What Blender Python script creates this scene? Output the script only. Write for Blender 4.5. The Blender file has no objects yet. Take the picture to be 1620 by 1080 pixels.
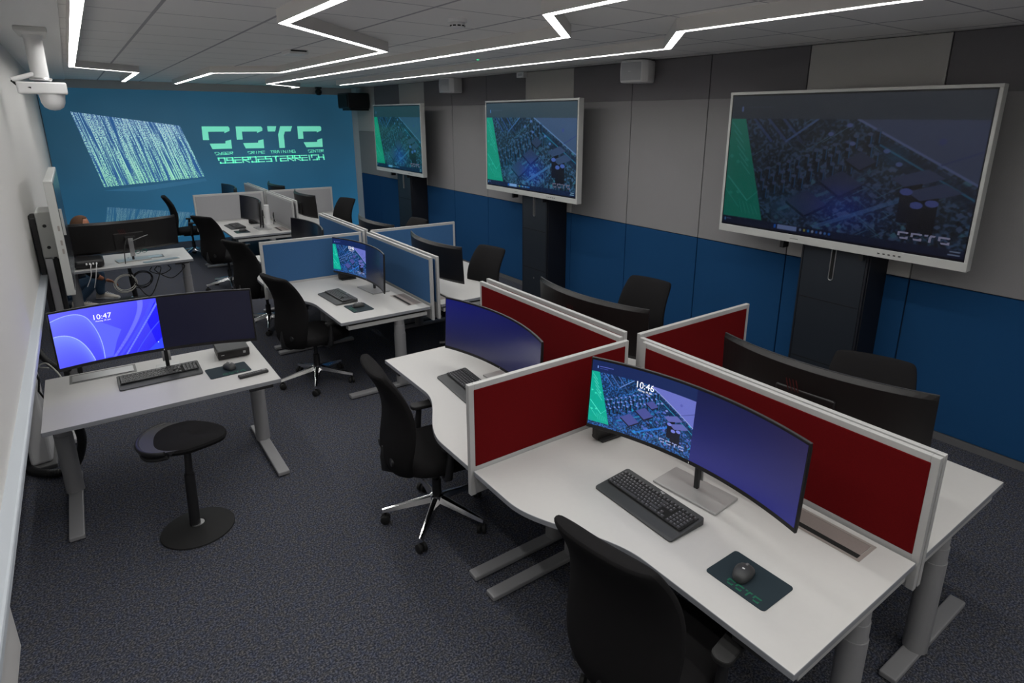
import bpy, bmesh, math, random
import numpy as np
from mathutils import Vector, Matrix
S = bpy.context.scene
COL = S.collection
PI = math.pi
random.seed(7)

# ------------------------------------------------------------------ camera
cd = bpy.data.cameras.new('camera'); cam = bpy.data.objects.new('camera', cd); COL.objects.link(cam)
S.camera = cam
_y, _p, _r = math.radians(36.4736), math.radians(16.0792), math.radians(0.36607)
_f = Vector((math.sin(_y) * math.cos(_p), math.cos(_y) * math.cos(_p), -math.sin(_p)))
_r0 = Vector((math.cos(_y), -math.sin(_y), 0)); _u0 = _r0.cross(_f)
_rr = math.cos(_r) * _r0 + math.sin(_r) * _u0; _uu = -math.sin(_r) * _r0 + math.cos(_r) * _u0
m = Matrix((_rr, _uu, -_f)).transposed().to_4x4(); m.translation = (0, 0, 2.30)
cam.matrix_world = m
cd.sensor_width = 36; cd.lens = 963.1855 / 1620 * 36
cd.shift_x = -35.8088 / 1620; cd.shift_y = -75.0016 / 1620
cd.clip_start = .02

# ------------------------------------------------------------------ world / exposure
w = bpy.data.worlds.new('world'); S.world = w; w.use_nodes = True
w.node_tree.nodes['Background'].inputs[0].default_value = (.5, .6, .8, 1)
w.node_tree.nodes['Background'].inputs[1].default_value = 0.02
S.view_settings.view_transform = 'Standard'; S.view_settings.look = 'None'
S.view_settings.exposure = 0; S.view_settings.gamma = 1
LED_STRENGTH = 26.0
LED_COLOR = (1., .985, .965)

# ------------------------------------------------------------------ materials
def lin(c):
    return tuple((x / 12.92 if x <= .04045 else ((x + .055) / 1.055) ** 2.4) for x in c)
def hexc(r, g, b): return lin((r / 255, g / 255, b / 255))
def mat(name, col, rough=.6, metal=0., spec=.5, noise=0., nscale=200., bump=0., bscale=400., emit=None, es=0., sheen=0.):
    m = bpy.data.materials.new(name); m.use_nodes = True
    nt = m.node_tree; b = nt.nodes['Principled BSDF']
    b.inputs['Base Color'].default_value = (*col, 1); b.inputs['Roughness'].default_value = rough
    b.inputs['Metallic'].default_value = metal; b.inputs['Specular IOR Level'].default_value = spec
    if sheen: b.inputs['Sheen Weight'].default_value = sheen
    if noise or bump:
        tc = nt.nodes.new('ShaderNodeTexCoord')
    if noise:
        n = nt.nodes.new('ShaderNodeTexNoise'); n.inputs['Scale'].default_value = nscale; n.inputs['Detail'].default_value = 3
        nt.links.new(tc.outputs['Object'], n.inputs['Vector'])
        mx = nt.nodes.new('ShaderNodeMix'); mx.data_type = 'RGBA'
        mx.inputs['A'].default_value = (*[c * (1 - noise) for c in col], 1)
        mx.inputs['B'].default_value = (*[min(1, c * (1 + noise)) for c in col], 1)
        nt.links.new(n.outputs['Fac'], mx.inputs['Factor']); nt.links.new(mx.outputs['Result'], b.inputs['Base Color'])
    if bump:
        n2 = nt.nodes.new('ShaderNodeTexNoise'); n2.inputs['Scale'].default_value = bscale; n2.inputs['Detail'].default_value = 2
        nt.links.new(tc.outputs['Object'], n2.inputs['Vector'])
        bp = nt.nodes.new('ShaderNodeBump'); bp.inputs['Strength'].default_value = bump; bp.inputs['Distance'].default_value = .002
        nt.links.new(n2.outputs['Fac'], bp.inputs['Height']); nt.links.new(bp.outputs['Normal'], b.inputs['Normal'])
    if emit:
        b.inputs['Emission Color'].default_value = (*emit, 1); b.inputs['Emission Strength'].default_value = es
    return m

M = {}
M['desk'] = mat('white_desk_laminate', (.50, .495, .48), .42, noise=.02, nscale=40)
M['desk_edge'] = mat('grey_desk_edge', (.25, .26, .28), .5)
M['leg'] = mat('silver_powder_coat', (.27, .27, .275), .45, metal=.1)
M['frame'] = mat('silver_divider_frame', (.46, .46, .45), .42, metal=.1)
M['red'] = mat('red_felt', (.118, .003, .004), .95, noise=.25, nscale=350, bump=.3, spec=.1)
M['blue'] = mat('blue_felt', (.045, .12, .26), .95, noise=.2, nscale=350, bump=.3, spec=.1)
M['grey'] = mat('grey_felt', (.34, .34, .35), .95, noise=.15, nscale=350, bump=.3, spec=.1)
M['black_fabric'] = mat('black_upholstery', (.0095, .009, .0095), .92, noise=.35, nscale=500, bump=.5, bscale=700, spec=.15)
M['black_plastic'] = mat('black_plastic', (.012, .012, .013), .45)
M['black_rubber'] = mat('black_rubber', (.008, .008, .008), .7)
M['grey_plastic'] = mat('grey_plastic', (.14, .14, .14), .45)
M['chrome'] = mat('polished_aluminium', (.75, .75, .76), .14, metal=1)
M['silver'] = mat('brushed_silver', (.55, .55, .55), .3, metal=.85)
M['bronze'] = mat('brushed_power_box_metal', (.34, .31, .285), .45, metal=.3, noise=.06, nscale=300)
M['bronze_dark'] = mat('power_box_lid', (.26, .225, .21), .5, metal=.2, noise=.12, nscale=300)
M['dark_gap'] = mat('black_brush_gap', (.004, .004, .004), .9)
M['mon_back'] = mat('satin_black_shell', (.007, .006, .006), .42)
M['mon_edge'] = mat('dark_grey_rim', (.035, .035, .037), .4)
M['slash'] = mat('red_reflection_mark', (.07, .012, .012), .4)  # reddish reflection on the dark strokes, put into their base colour
M['flap_dark'] = mat('dark_grey_flap_frame', (.16, .16, .155), .45, metal=.2)
M['kb_body'] = mat('graphite_keyboard', (.035, .037, .038), .5)
M['kb_key'] = mat('black_keys', (.014, .014, .015), .45)
M['kb_mark'] = mat('key_legend', (.35, .35, .36), .5)
M['pad'] = mat('dark_green_mat', (.006, .018, .026), .85, noise=.2, nscale=600)
M['pad_green'] = mat('green_print', (.0, .11, .055), .8)
M['white_plastic'] = mat('white_plastic', (.80, .80, .80), .4)
M['white_mark'] = mat('pale_print', (.7, .7, .7), .5)
M['white_metal'] = mat('white_coated_metal', (.66, .66, .66), .35)
M['tower'] = mat('anthracite_tower', (.011, .016, .024), .5, noise=.1, nscale=90)
M['tower_side'] = mat('anthracite_side', (.006, .007, .012), .55)
M['bezel'] = mat('silver_white_bezel', (.56, .57, .55), .35, metal=.15)
M['wall_white'] = mat('white_painted_wall', (.68, .67, .65), .85, bump=.25, bscale=120)
M['soffit'] = mat('painted_soffit', (.60, .58, .56), .85)
M['housing'] = mat('painted_light_housing', (.72, .70, .67), .7)
M['panel_grey'] = mat('mid_grey_acoustic_felt', (.275, .27, .275), .95, noise=.13, nscale=260, bump=.3, spec=.1)
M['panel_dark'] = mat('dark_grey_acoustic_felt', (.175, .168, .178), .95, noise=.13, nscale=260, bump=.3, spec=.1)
M['panel_light'] = mat('light_grey_acoustic_felt', (.47, .46, .445), .95, noise=.1, nscale=260, bump=.3, spec=.1)
M['panel_blue'] = mat('blue_acoustic_felt', (.012, .066, .175), .95, noise=.15, nscale=260, bump=.3, spec=.1)
M['joint'] = mat('dark_joint', (.01, .01, .012), .9)
M['baseboard'] = mat('grey_baseboard', (.12, .12, .125), .6)
M['hose'] = mat('black_corrugated_hose', (.006, .006, .007), .5)
M['cable_grey'] = mat('pale_cable', (.45, .44, .40), .5)
M['yellow'] = mat('yellow_tag', (.75, .6, .02), .5)
M['skin'] = mat('skin', (.42, .17, .095), .5, noise=.08, nscale=60)
M['hair'] = mat('short_brown_hair', (.11, .05, .024), .8, noise=.35, nscale=300, bump=.6)
M['jeans'] = mat('blue_denim', (.05, .10, .17), .9, noise=.3, nscale=120)
M['sweater'] = mat('dark_sweater', (.012, .012, .018), .95, noise=.3, nscale=150)
M['shoe'] = mat('off_white_leather', (.62, .57, .5), .5)
M['teal_glass'] = mat('teal_frames', (.0, .16, .12), .3)
M['led_green'] = mat('green_indicator', (0, .1, .03), .5, emit=(.02, .8, .25), es=1.5)
M['mint'] = mat('mint_backlit_print', (.20, .80, .58), .7, emit=(.115, .49, .34), es=1.)
M['mural_base'] = mat('laptop_base_backlit_print', (.03, .13, .24), .7, emit=(.018, .08, .15), es=1.)

def ceiling_mat():
    m = mat('mineral_ceiling_tiles', (.90, .885, .86), .9, noise=.06, nscale=300)
    nt = m.node_tree; b = nt.nodes['Principled BSDF']; src = b.inputs['Base Color'].links[0].from_socket
    g = nt.nodes.new('ShaderNodeNewGeometry'); sp = nt.nodes.new('ShaderNodeSeparateXYZ'); nt.links.new(g.outputs['Position'], sp.inputs[0])
    def line(sock, off, step, hw):
        a = nt.nodes.new('ShaderNodeMath'); a.operation = 'SUBTRACT'; nt.links.new(sock, a.inputs[0]); a.inputs[1].default_value = off - step / 2
        d = nt.nodes.new('ShaderNodeMath'); d.operation = 'DIVIDE'; nt.links.new(a.outputs[0], d.inputs[0]); d.inputs[1].default_value = step
        f = nt.nodes.new('ShaderNodeMath'); f.operation = 'FRACT'; nt.links.new(d.outputs[0], f.inputs[0])
        s = nt.nodes.new('ShaderNodeMath'); s.operation = 'SUBTRACT'; nt.links.new(f.outputs[0], s.inputs[0]); s.inputs[1].default_value = .5
        ab = nt.nodes.new('ShaderNodeMath'); ab.operation = 'ABSOLUTE'; nt.links.new(s.outputs[0], ab.inputs[0])
        l = nt.nodes.new('ShaderNodeMath'); l.operation = 'LESS_THAN'; nt.links.new(ab.outputs[0], l.inputs[0]); l.inputs[1].default_value = hw / step
        return l.outputs[0]
    lx = line(sp.outputs[0], .5, .605, .010); ly = line(sp.outputs[1], 1.46, .594, .006)
    mxm = nt.nodes.new('ShaderNodeMath'); mxm.operation = 'MAXIMUM'; nt.links.new(lx, mxm.inputs[0]); nt.links.new(ly, mxm.inputs[1])
    mx = nt.nodes.new('ShaderNodeMix'); mx.data_type = 'RGBA'; nt.links.new(mxm.outputs[0], mx.inputs['Factor'])
    nt.links.new(src, mx.inputs['A']); mx.inputs['B'].default_value = (.42, .41, .43, 1)
    nt.links.new(mx.outputs['Result'], b.inputs['Base Color'])
    return m
def carpet_mat():
    m = bpy.data.materials.new('blue_grey_carpet'); m.use_nodes = True
    nt = m.node_tree; b = nt.nodes['Principled BSDF']; b.inputs['Roughness'].default_value = .97; b.inputs['Specular IOR Level'].default_value = .1
    tc = nt.nodes.new('ShaderNodeTexCoord')
    def ramp(scale, det, stops):
        n = nt.nodes.new('ShaderNodeTexNoise'); n.inputs['Scale'].default_value = scale; n.inputs['Detail'].default_value = det
        nt.links.new(tc.outputs['Object'], n.inputs['Vector'])
        r = nt.nodes.new('ShaderNodeValToRGB'); nt.links.new(n.outputs['Fac'], r.inputs[0])
        r.color_ramp.elements[0].position = stops[0][0]; r.color_ramp.elements[0].color = (*stops[0][1], 1)
        r.color_ramp.elements[1].position = stops[-1][0]; r.color_ramp.elements[1].color = (*stops[-1][1], 1)
        for p, c in stops[1:-1]:
            e = r.color_ramp.elements.new(p); e.color = (*c, 1)
        return n, r
    n1, r1 = ramp(115, 6, [(.37, (.026, .029, .037)), (.5, (.056, .060, .073)), (.63, (.128, .130, .146))])
    n2, r2 = ramp(30, 4, [(.35, (.86, .92, 1.10)), (.65, (1.10, 1.03, .92))])
    mx = nt.nodes.new('ShaderNodeMix'); mx.data_type = 'RGBA'; mx.blend_type = 'MULTIPLY'; mx.inputs['Factor'].default_value = 1
    nt.links.new(r1.outputs[0], mx.inputs['A']); nt.links.new(r2.outputs[0], mx.inputs['B']); nt.links.new(mx.outputs['Result'], b.inputs['Base Color'])
    bp = nt.nodes.new('ShaderNodeBump'); bp.inputs['Strength'].default_value = .6; bp.inputs['Distance'].default_value = .004
    nt.links.new(n1.outputs['Fac'], bp.inputs['Height']); nt.links.new(bp.outputs['Normal'], b.inputs['Normal'])
    return m
def mural_mat():
    m = mat('mural_print', (.02, .10, .2), .6)
    nt = m.node_tree; b = nt.nodes['Principled BSDF']
    g = nt.nodes.new('ShaderNodeNewGeometry')
    n = nt.nodes.new('ShaderNodeTexNoise'); n.inputs['Scale'].default_value = .55; n.inputs['Detail'].default_value = 2
    nt.links.new(g.outputs['Position'], n.inputs['Vector'])
    sp = nt.nodes.new('ShaderNodeSeparateXYZ'); nt.links.new(g.outputs['Position'], sp.inputs[0])
    r = nt.nodes.new('ShaderNodeMapRange'); nt.links.new(sp.outputs[2], r.inputs[0])
    r.inputs[1].default_value = 0; r.inputs[2].default_value = 1.9; r.inputs[3].default_value = 0; r.inputs[4].default_value = 1
    # printed picture: brighter blue floor at the bottom, deep blue in the middle
    mx = nt.nodes.new('ShaderNodeMix'); mx.data_type = 'RGBA'; nt.links.new(r.outputs[0], mx.inputs['Factor'])
    mx.inputs['A'].default_value = (.016, .115, .23, 1); mx.inputs['B'].default_value = (.018, .085, .15, 1)
    mx2 = nt.nodes.new('ShaderNodeMix'); mx2.data_type = 'RGBA'; mx2.blend_type = 'MULTIPLY'; mx2.inputs['Factor'].default_value = .5
    nt.links.new(mx.outputs['Result'], mx2.inputs['A']); 
    r2 = nt.nodes.new('ShaderNodeMapRange'); nt.links.new(n.outputs['Fac'], r2.inputs[0]); r2.inputs[1].default_value = .3; r2.inputs[2].default_value = .7
    r2.inputs[3].default_value = .6; r2.inputs[4].default_value = 1.3; nt.links.new(r2.outputs[0], mx2.inputs['B'])
    nt.links.new(mx2.outputs['Result'], b.inputs['Base Color']); nt.links.new(mx2.outputs['Result'], b.inputs['Emission Color']); b.inputs['Emission Strength'].default_value = .62  # backlit fabric print
    return m
def matrix_mat(name, gain):
    m = mat(name, (.1, .1, .1), .7); nt = m.node_tree; b = nt.nodes['Principled BSDF']
    uv = nt.nodes.new('ShaderNodeUVMap'); sp = nt.nodes.new('ShaderNodeSeparateXYZ'); nt.links.new(uv.outputs[0], sp.inputs[0])
    def noise(sx, sy, det=2, seed=0):
        mp = nt.nodes.new('ShaderNodeMapping'); mp.inputs['Scale'].default_value = (sx, sy, 1); mp.inputs['Location'].default_value = (seed, seed * .7, 0)
        nt.links.new(uv.outputs[0], mp.inputs['Vector']); n = nt.nodes.new('ShaderNodeTexNoise'); n.inputs['Scale'].default_value = 1; n.inputs['Detail'].default_value = det
        nt.links.new(mp.outputs[0], n.inputs['Vector']); return n.outputs['Fac']
    def rng(s, a, c):
        r = nt.nodes.new('ShaderNodeMapRange'); nt.links.new(s, r.inputs[0]); r.inputs[1].default_value = a; r.inputs[2].default_value = c; return r.outputs[0]
    def mul(a, c):
        x = nt.nodes.new('ShaderNodeMath'); x.operation = 'MULTIPLY'; nt.links.new(a, x.inputs[0]); nt.links.new(c, x.inputs[1]); return x.outputs[0]
    streak = rng(noise(42, 1.8, 3, 3), .43, .58); fine = rng(noise(110, 62, 1, 9), .43, .56); lines = rng(noise(90, .6, 2, 5), .57, .65)
    fac = mul(streak, fine); ad = nt.nodes.new('ShaderNodeMath'); ad.operation = 'ADD'; ad.use_clamp = True
    nt.links.new(fac, ad.inputs[0]); nt.links.new(lines, ad.inputs[1])
    cr = nt.nodes.new('ShaderNodeMix'); cr.data_type = 'RGBA'; nt.links.new(sp.outputs[1], cr.inputs['Factor'])
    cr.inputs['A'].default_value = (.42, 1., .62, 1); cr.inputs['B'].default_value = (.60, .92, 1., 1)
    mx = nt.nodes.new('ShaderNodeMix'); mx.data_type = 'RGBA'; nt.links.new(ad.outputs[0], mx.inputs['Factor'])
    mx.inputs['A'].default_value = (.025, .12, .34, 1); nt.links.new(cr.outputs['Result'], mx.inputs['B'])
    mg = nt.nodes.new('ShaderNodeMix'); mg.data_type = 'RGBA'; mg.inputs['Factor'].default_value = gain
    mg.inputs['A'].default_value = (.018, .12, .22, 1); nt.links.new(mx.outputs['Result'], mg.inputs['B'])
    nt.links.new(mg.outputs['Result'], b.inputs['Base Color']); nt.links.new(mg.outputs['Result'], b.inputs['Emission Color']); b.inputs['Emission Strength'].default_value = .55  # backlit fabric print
    return m
M['ceiling'] = ceiling_mat(); M['plaster'] = mat('plaster', (.88, .88, .87), .85)
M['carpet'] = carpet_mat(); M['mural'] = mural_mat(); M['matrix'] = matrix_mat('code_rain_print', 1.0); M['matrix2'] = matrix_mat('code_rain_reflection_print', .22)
M['led'] = mat('led_diffuser', (.8, .8, .8), .5, emit=LED_COLOR, es=LED_STRENGTH)
def screen_mat(name, es, glow=(0, 0, 0), gs=0., attr=True, rough=.25):
    m = mat(name, (.004, .004, .005), rough); nt = m.node_tree; b = nt.nodes['Principled BSDF']
    if attr:
        a = nt.nodes.new('ShaderNodeVertexColor'); a.layer_name = 'Col'; nt.links.new(a.outputs[0], b.inputs['Emission Color'])
    else: b.inputs['Emission Color'].default_value = (*glow, 1)
    b.inputs['Emission Strength'].default_value = es if attr else gs
    return m
M['scr_off'] = mat('dark_glass', (.006, .006, .012), .22)

# ------------------------------------------------------------------ mesh helper
class MB:
    def __init__(s): s.v = []; s.f = []; s.m = []; s.sm = []
    def add(s, vs, fs, mi=0, smooth=False):
        o = len(s.v); s.v += [tuple(p) for p in vs]; s.f += [tuple(i + o for i in f) for f in fs]; s.m += [mi] * len(fs); s.sm += [smooth] * len(fs); return s
    def box(s, x0, x1, y0, y1, z0, z1, mi=0):
        v = [(x, y, z) for x in (x0, x1) for y in (y0, y1) for z in (z0, z1)]
        return s.add(v, [(0, 1, 3, 2), (4, 6, 7, 5), (0, 4, 5, 1), (2, 3, 7, 6), (0, 2, 6, 4), (1, 5, 7, 3)], mi)
    def prism(s, poly, z0, z1, mi=0, side=None):
        n = len(poly); a = sum(poly[i][0] * poly[(i + 1) % n][1] - poly[(i + 1) % n][0] * poly[i][1] for i in range(n))
        if a < 0: poly = poly[::-1]
        v = [(x, y, z0) for x, y in poly] + [(x, y, z1) for x, y in poly]
        s.add(v, [tuple(range(n))[::-1], tuple(range(n, 2 * n))], mi)
        o = len(s.v) - 2 * n
        for i in range(n):
            j = (i + 1) % n; s.f.append((o + i, o + j, o + n + j, o + n + i)); s.m.append(mi if side is None else side); s.sm.append(False)
        return s
    def tube(s, path, r, n=12, mi=0, cap=True, smooth=True):
        path = [Vector(p) for p in path]; R = r if isinstance(r, (list, tuple)) else [r] * len(path)
        rings = []; up = None
        for i, p in enumerate(path):
            t = (path[min(i + 1, len(path) - 1)] - path[max(i - 1, 0)])
            t = t.normalized() if t.length > 1e-9 else Vector((0, 0, 1))
            if up is None: up = Vector((0, 0, 1)) if abs(t.z) < .9 else Vector((1, 0, 0))
            a = t.cross(up).normalized(); b = a.cross(t).normalized(); up = b
            rings.append([p + a * (R[i] * math.cos(2 * PI * k / n)) + b * (R[i] * math.sin(2 * PI * k / n)) for k in range(n)])
        return s.loft(rings, mi, cap, smooth)
    def loft(s, rings, mi=0, cap=True, smooth=True, closed=True):
        n = len(rings[0]); v = [p for r in rings for p in r]; f = []
        for i in range(len(rings) - 1):
            for k in range(n if closed else n - 1):
                k2 = (k + 1) % n; f.append((i * n + k, i * n + k2, (i + 1) * n + k2, (i + 1) * n + k))
        s.add(v, f, mi, smooth)
        if cap:
            o = len(s.v) - len(v); s.f += [tuple(o + k for k in range(n))[::-1], tuple(o + (len(rings) - 1) * n + k for k in range(n))]; s.m += [mi, mi]; s.sm += [False, False]
        return s
    def cyl(s, x, y, z0, z1, r0, r1=None, n=24, mi=0): return s.tube([(x, y, z0), (x, y, z1)], [r0, r0 if r1 is None else r1], n, mi)
    def lathe(s, prof, c=(0, 0, 0), n=32, mi=0, ax='z', sx=1., sy=1.):
        rings = []
        for r, h in prof:
            rr = []
            for k in range(n):
                a = 2 * PI * k / n; p = (r * math.cos(a) * sx, r * math.sin(a) * sy, h)
                if ax == 'x': p = (h, p[0], p[1])
                if ax == 'y': p = (p[1], h, p[0])
                rr.append((p[0] + c[0], p[1] + c[1], p[2] + c[2]))
            rings.append(rr)
        return s.loft(rings, mi)
    def mesh(s, name, mats):
        me = bpy.data.meshes.new(name); me.from_pydata(s.v, [], s.f)
        for mm in (mats if isinstance(mats, (list, tuple)) else [mats]): me.materials.append(M[mm] if isinstance(mm, str) else mm)
        for p, mi, sm in zip(me.polygons, s.m, s.sm): p.material_index = mi; p.use_smooth = sm
        if any(s.sm): me.set_sharp_from_angle(angle=math.radians(42))
        bm = bmesh.new(); bm.from_mesh(me); bmesh.ops.recalc_face_normals(bm, faces=bm.faces); bm.to_mesh(me); bm.free()
        return me
    def obj(s, name, mats, parent=None, bevel=0., seg=2, sub=0, loc=None):
        o = bpy.data.objects.new(name, s.mesh(name, mats)); COL.objects.link(o)
        if parent is not None: o.parent = parent
        if loc: o.location = loc
        if bevel:
            b = o.modifiers.new('bevel', 'BEVEL'); b.width = bevel; b.segments = seg; b.limit_method = 'ANGLE'; b.angle_limit = math.radians(35)
        if sub:
            b = o.modifiers.new('sub', 'SUBSURF'); b.levels = sub; b.render_levels = sub
        return o
def empty(name, loc=(0, 0, 0), rz=0.): 
    o = bpy.data.objects.new(name, None); COL.objects.link(o); o.location = loc; o.rotation_euler = (0, 0, rz); o.empty_display_size = .1; return o
def tag(o, label, cat, group=None):
    o['label'] = label; o['category'] = cat
    if group: o['group'] = group
    return o
def struct(o, label=None):
    o['kind'] = 'structure'
    if label: o['label'] = label
    return o
def kids(o): return [c for c in ALLKIDS.get(o.name, [])]
def copy_tree(o, parent=None):
    c = o.copy(); COL.objects.link(c)
    if parent is not None: c.parent = parent
    for ch in list(o.children): copy_tree(ch, c)
    return c
def place(o, loc, rz=0.): o.location = loc; o.rotation_euler = (0, 0, rz); return o

# ------------------------------------------------------------------ lettering
G = {'A': ['0,0 1,5 3,5 4,0', '.5,2 3.5,2'], 'B': ['0,5 4,5 4,0 0,0', '0,2.6 4,2.6', '0,2.6 0,4'], 'C': ['4,5 0,5 0,2.7', '.8,0 4,0 4,1.8'], 'D': ['0,3 0,5 4,5 4,0 0,0'],
     'E': ['4,5 0,5', '4,2.6 .4,2.6', '0,2.6 0,0 4,0'], 'G': ['4,5 0,5 0,0 4,0 4,2.6 2.2,2.6'], 'H': ['0,0 0,5', '4,0 4,2.6 0,2.6', '4,4 4,5'], 'I': ['2,0 2,5'], 'i': ['2,0 2,3.2', '2,4.3 2,5'],
     'M': ['0,0 0,5 2,3 4,5 4,0'], 'N': ['0,0 0,5 4,0 4,5'], 'O': ['0,3 0,5 4,5 4,0 .8,0', '.8,0 .8,.8'], 'R': ['0,0 0,5 4,5 4,2.6 .8,2.6 4,0'], 'S': ['4,5 0,5 0,2.6 4,2.6 4,0 .4,0'],
     'T': ['0,5 1.4,5', '4,5 2.6,5 2,3.6 2,0'], 'U': ['0,5 0,0 4,0 4,5'], 'Y': ['0,5 0,2.8 4,2.8', '4,5 4,0 .6,0'], ' ': []}
def stroke_text(txt, th=.9):
    """quads in a unit box 0..1 x 0..1"""
    adv = [2.4 if c == 'i' else 5.4 for c in txt]; W = sum(adv) - 1.4; out = []
    for i, ch in enumerate(txt):
        ox = sum(adv[:i]) - (1.5 if ch == 'i' else 0)
        for pl in G[ch]:
            pts = [tuple(float(c) for c in p.split(',')) for p in pl.split()]
            for a, b in zip(pts, pts[1:]):
                dx, dy = b[0] - a[0], b[1] - a[1]; L = math.hypot(dx, dy); ux, uy = dx / L * th / 2, dy / L * th / 2
                q = [(a[0] - ux - uy, a[1] - uy + ux), (a[0] - ux + uy, a[1] - uy - ux), (b[0] + ux + uy, b[1] + uy - ux), (b[0] + ux - uy, b[1] + uy + ux)]
                out.append([((x + ox) / W, y / 5) for x, y in q])
    return out
LOGO = [[(1.987, 2.12), (2.442, 2.119), (2.462, 2.086), (2.456, 2.036), (2.361, 1.995), (2.365, 2.023), (2.083, 2.022), (2.083, 1.871), (1.98, 1.873)],
    [(2.085, 1.804), (2.357, 1.804), (2.362, 1.849), (2.463, 1.872), (2.459, 1.705), (2.119, 1.704)],
    [(2.572, 2.118), (3.032, 2.117), (3.053, 2.083), (3.048, 2.036), (2.947, 1.995), (2.95, 2.021), (2.674, 2.021), (2.671, 1.873), (2.568, 1.872)],
    [(2.671, 1.803), (2.947, 1.807), (2.952, 1.848), (3.049, 1.871), (3.047, 1.701), (2.708, 1.704)],
    [(3.149, 2.121), (3.32, 2.12), (3.286, 2.02), (3.151, 2.019)],
    [(3.396, 2.12), (3.625, 2.12), (3.585, 2.018), (3.475, 2.017), (3.446, 1.942), (3.444, 1.7), (3.339, 1.698), (3.341, 1.961)],
    [(3.727, 2.119), (4.189, 2.119), (4.209, 2.093), (4.204, 2.034), (4.11, 1.993), (4.112, 2.016), (3.828, 2.015), (3.828, 1.872), (3.724, 1.87)],
    [(3.825, 1.801), (4.101, 1.804), (4.105, 1.845), (4.208, 1.875), (4.206, 1.701), (3.872, 1.701)]]
LOGO01 = [[((x - 1.98) / 2.23, (z - 1.70) / .42) for x, z in p] for p in LOGO]
def text_polys(txt, size=1.):
    """outline of text in Blender's own font, as (verts2d, faces), left aligned"""
    cu = bpy.data.curves.new('t', 'FONT'); cu.body = txt; cu.size = size; cu.resolution_u = 3
    o = bpy.data.objects.new('t', cu); COL.objects.link(o)
    dg = bpy.context.evaluated_depsgraph_get(); me = bpy.data.meshes.new_from_object(o.evaluated_get(dg))
    v = [(q.co.x, q.co.y) for q in me.vertices]; f = [tuple(p.vertices) for p in me.polygons]
    bpy.data.objects.remove(o); bpy.data.curves.remove(cu); bpy.data.meshes.remove(me)
    return v, f
def shade_smooth_flat(): pass

# ------------------------------------------------------------------ room
M['ledge_white'] = mat('pale_blue_white_ledge', (.48, .52, .56), .45)
XL, XR, YB, ZC = -.35, 4.884, 13.2, 2.88
YN = -2.6
struct(MB().box(-1.0, XR + .1, YN, YB + .1, -.06, 0).obj('floor', 'carpet'), 'blue grey speckled carpet floor')
struct(MB().box(.055, XR + .1, YN, YB - .0, ZC, ZC + .05).obj('ceiling', 'ceiling'), 'tiled grey suspended ceiling')
struct(MB().box(XL - .1, .055, YN, YB, ZC - .012, ZC + .05).obj('trim_1', 'plaster', bevel=.004), 'smooth plaster border of the ceiling')
struct(MB().box(-.55, XL, YN, YB + .1, 1.16, ZC + .05).obj('wall_left', 'wall_white'), 'white left wall')
struct(MB().box(-1.1, -1.0, YN, YB + .1, 0, 1.16).obj('wall_left_niche', 'wall_white'))
struct(MB().box(-1.0, XL + .042, YN, YB, 1.125, 1.162).obj('trim_2', 'ledge_white', bevel=.008), 'white ledge along the left wall')
struct(MB().box(-.75, -.55, 2.2, 3.14, 0, 1.125).obj('trim_3', 'wall_white'), 'white pier under the ledge')
struct(MB().box(-1.1, XR + .1, YN - .1, YN, 0, ZC + .05).obj('wall_near', 'wall_white'))
# mural wall
wb = struct(MB().box(-1.1, XR + .1, YB, YB + .1, 0, ZC + .05).obj('wall_back', 'mural'), 'blue printed mural wall')
struct(MB().box(XL, XR, YB - .06, YB, 2.745, ZC).obj('trim_4', 'soffit'), 'grey beam above the mural')
struct(MB().box(XL, XL + .012, YB - .03, YB, 0, 2.745).obj('trim_5', 'baseboard'))
def wallpoly(polys, name, m, y=YB - .004, th=.004, parent=wb):
    b = MB()
    for p in polys:
        n = len(p); b.add([(x, y, z) for x, z in p] + [(x, y + th, z) for x, z in p], [tuple(range(n)), tuple(range(2 * n - 1, n - 1, -1))] + [(i, i + n, (i + 1) % n + n, (i + 1) % n) for i in range(n)])
    return b.obj(name, m, parent)
def quadmap(polys, c):  # c: TL, TR, BR, BL
    out = []
    for p in polys:
        q = []
        for u, v in p:
            t = [c[0][k] * (1 - u) + c[1][k] * u for k in (0, 1)]; bt = [c[3][k] * (1 - u) + c[2][k] * u for k in (0, 1)]
            q.append((bt[0] * (1 - v) + t[0] * v, bt[1] * (1 - v) + t[1] * v))
        out.append(q)
    return out
wallpoly(LOGO, 'logo_lettering', 'mint')
tx = []
for s, c in (('CYBER', [(2.152, 1.64), (2.467, 1.645), (2.461, 1.598), (2.158, 1.593)]), ('CRIME', [(2.739, 1.643), (3.051, 1.646), (3.046, 1.599), (2.741, 1.597)]),
             ('TRAINING', [(3.157, 1.646), (3.631, 1.653), (3.64, 1.602), (3.16, 1.597)]), ('CENTER', [(3.901, 1.646), (4.212, 1.646), (4.208, 1.599), (3.907, 1.592)])):
    tx += quadmap(stroke_text(s, .75), c)
tx += quadmap(stroke_text('OBEROESTERREiCH', 1.0), [(2.201, 1.533), (4.203, 1.54), (4.213, 1.444), (2.209, 1.438)])
wallpoly(tx, 'small_lettering', 'mint')
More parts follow.
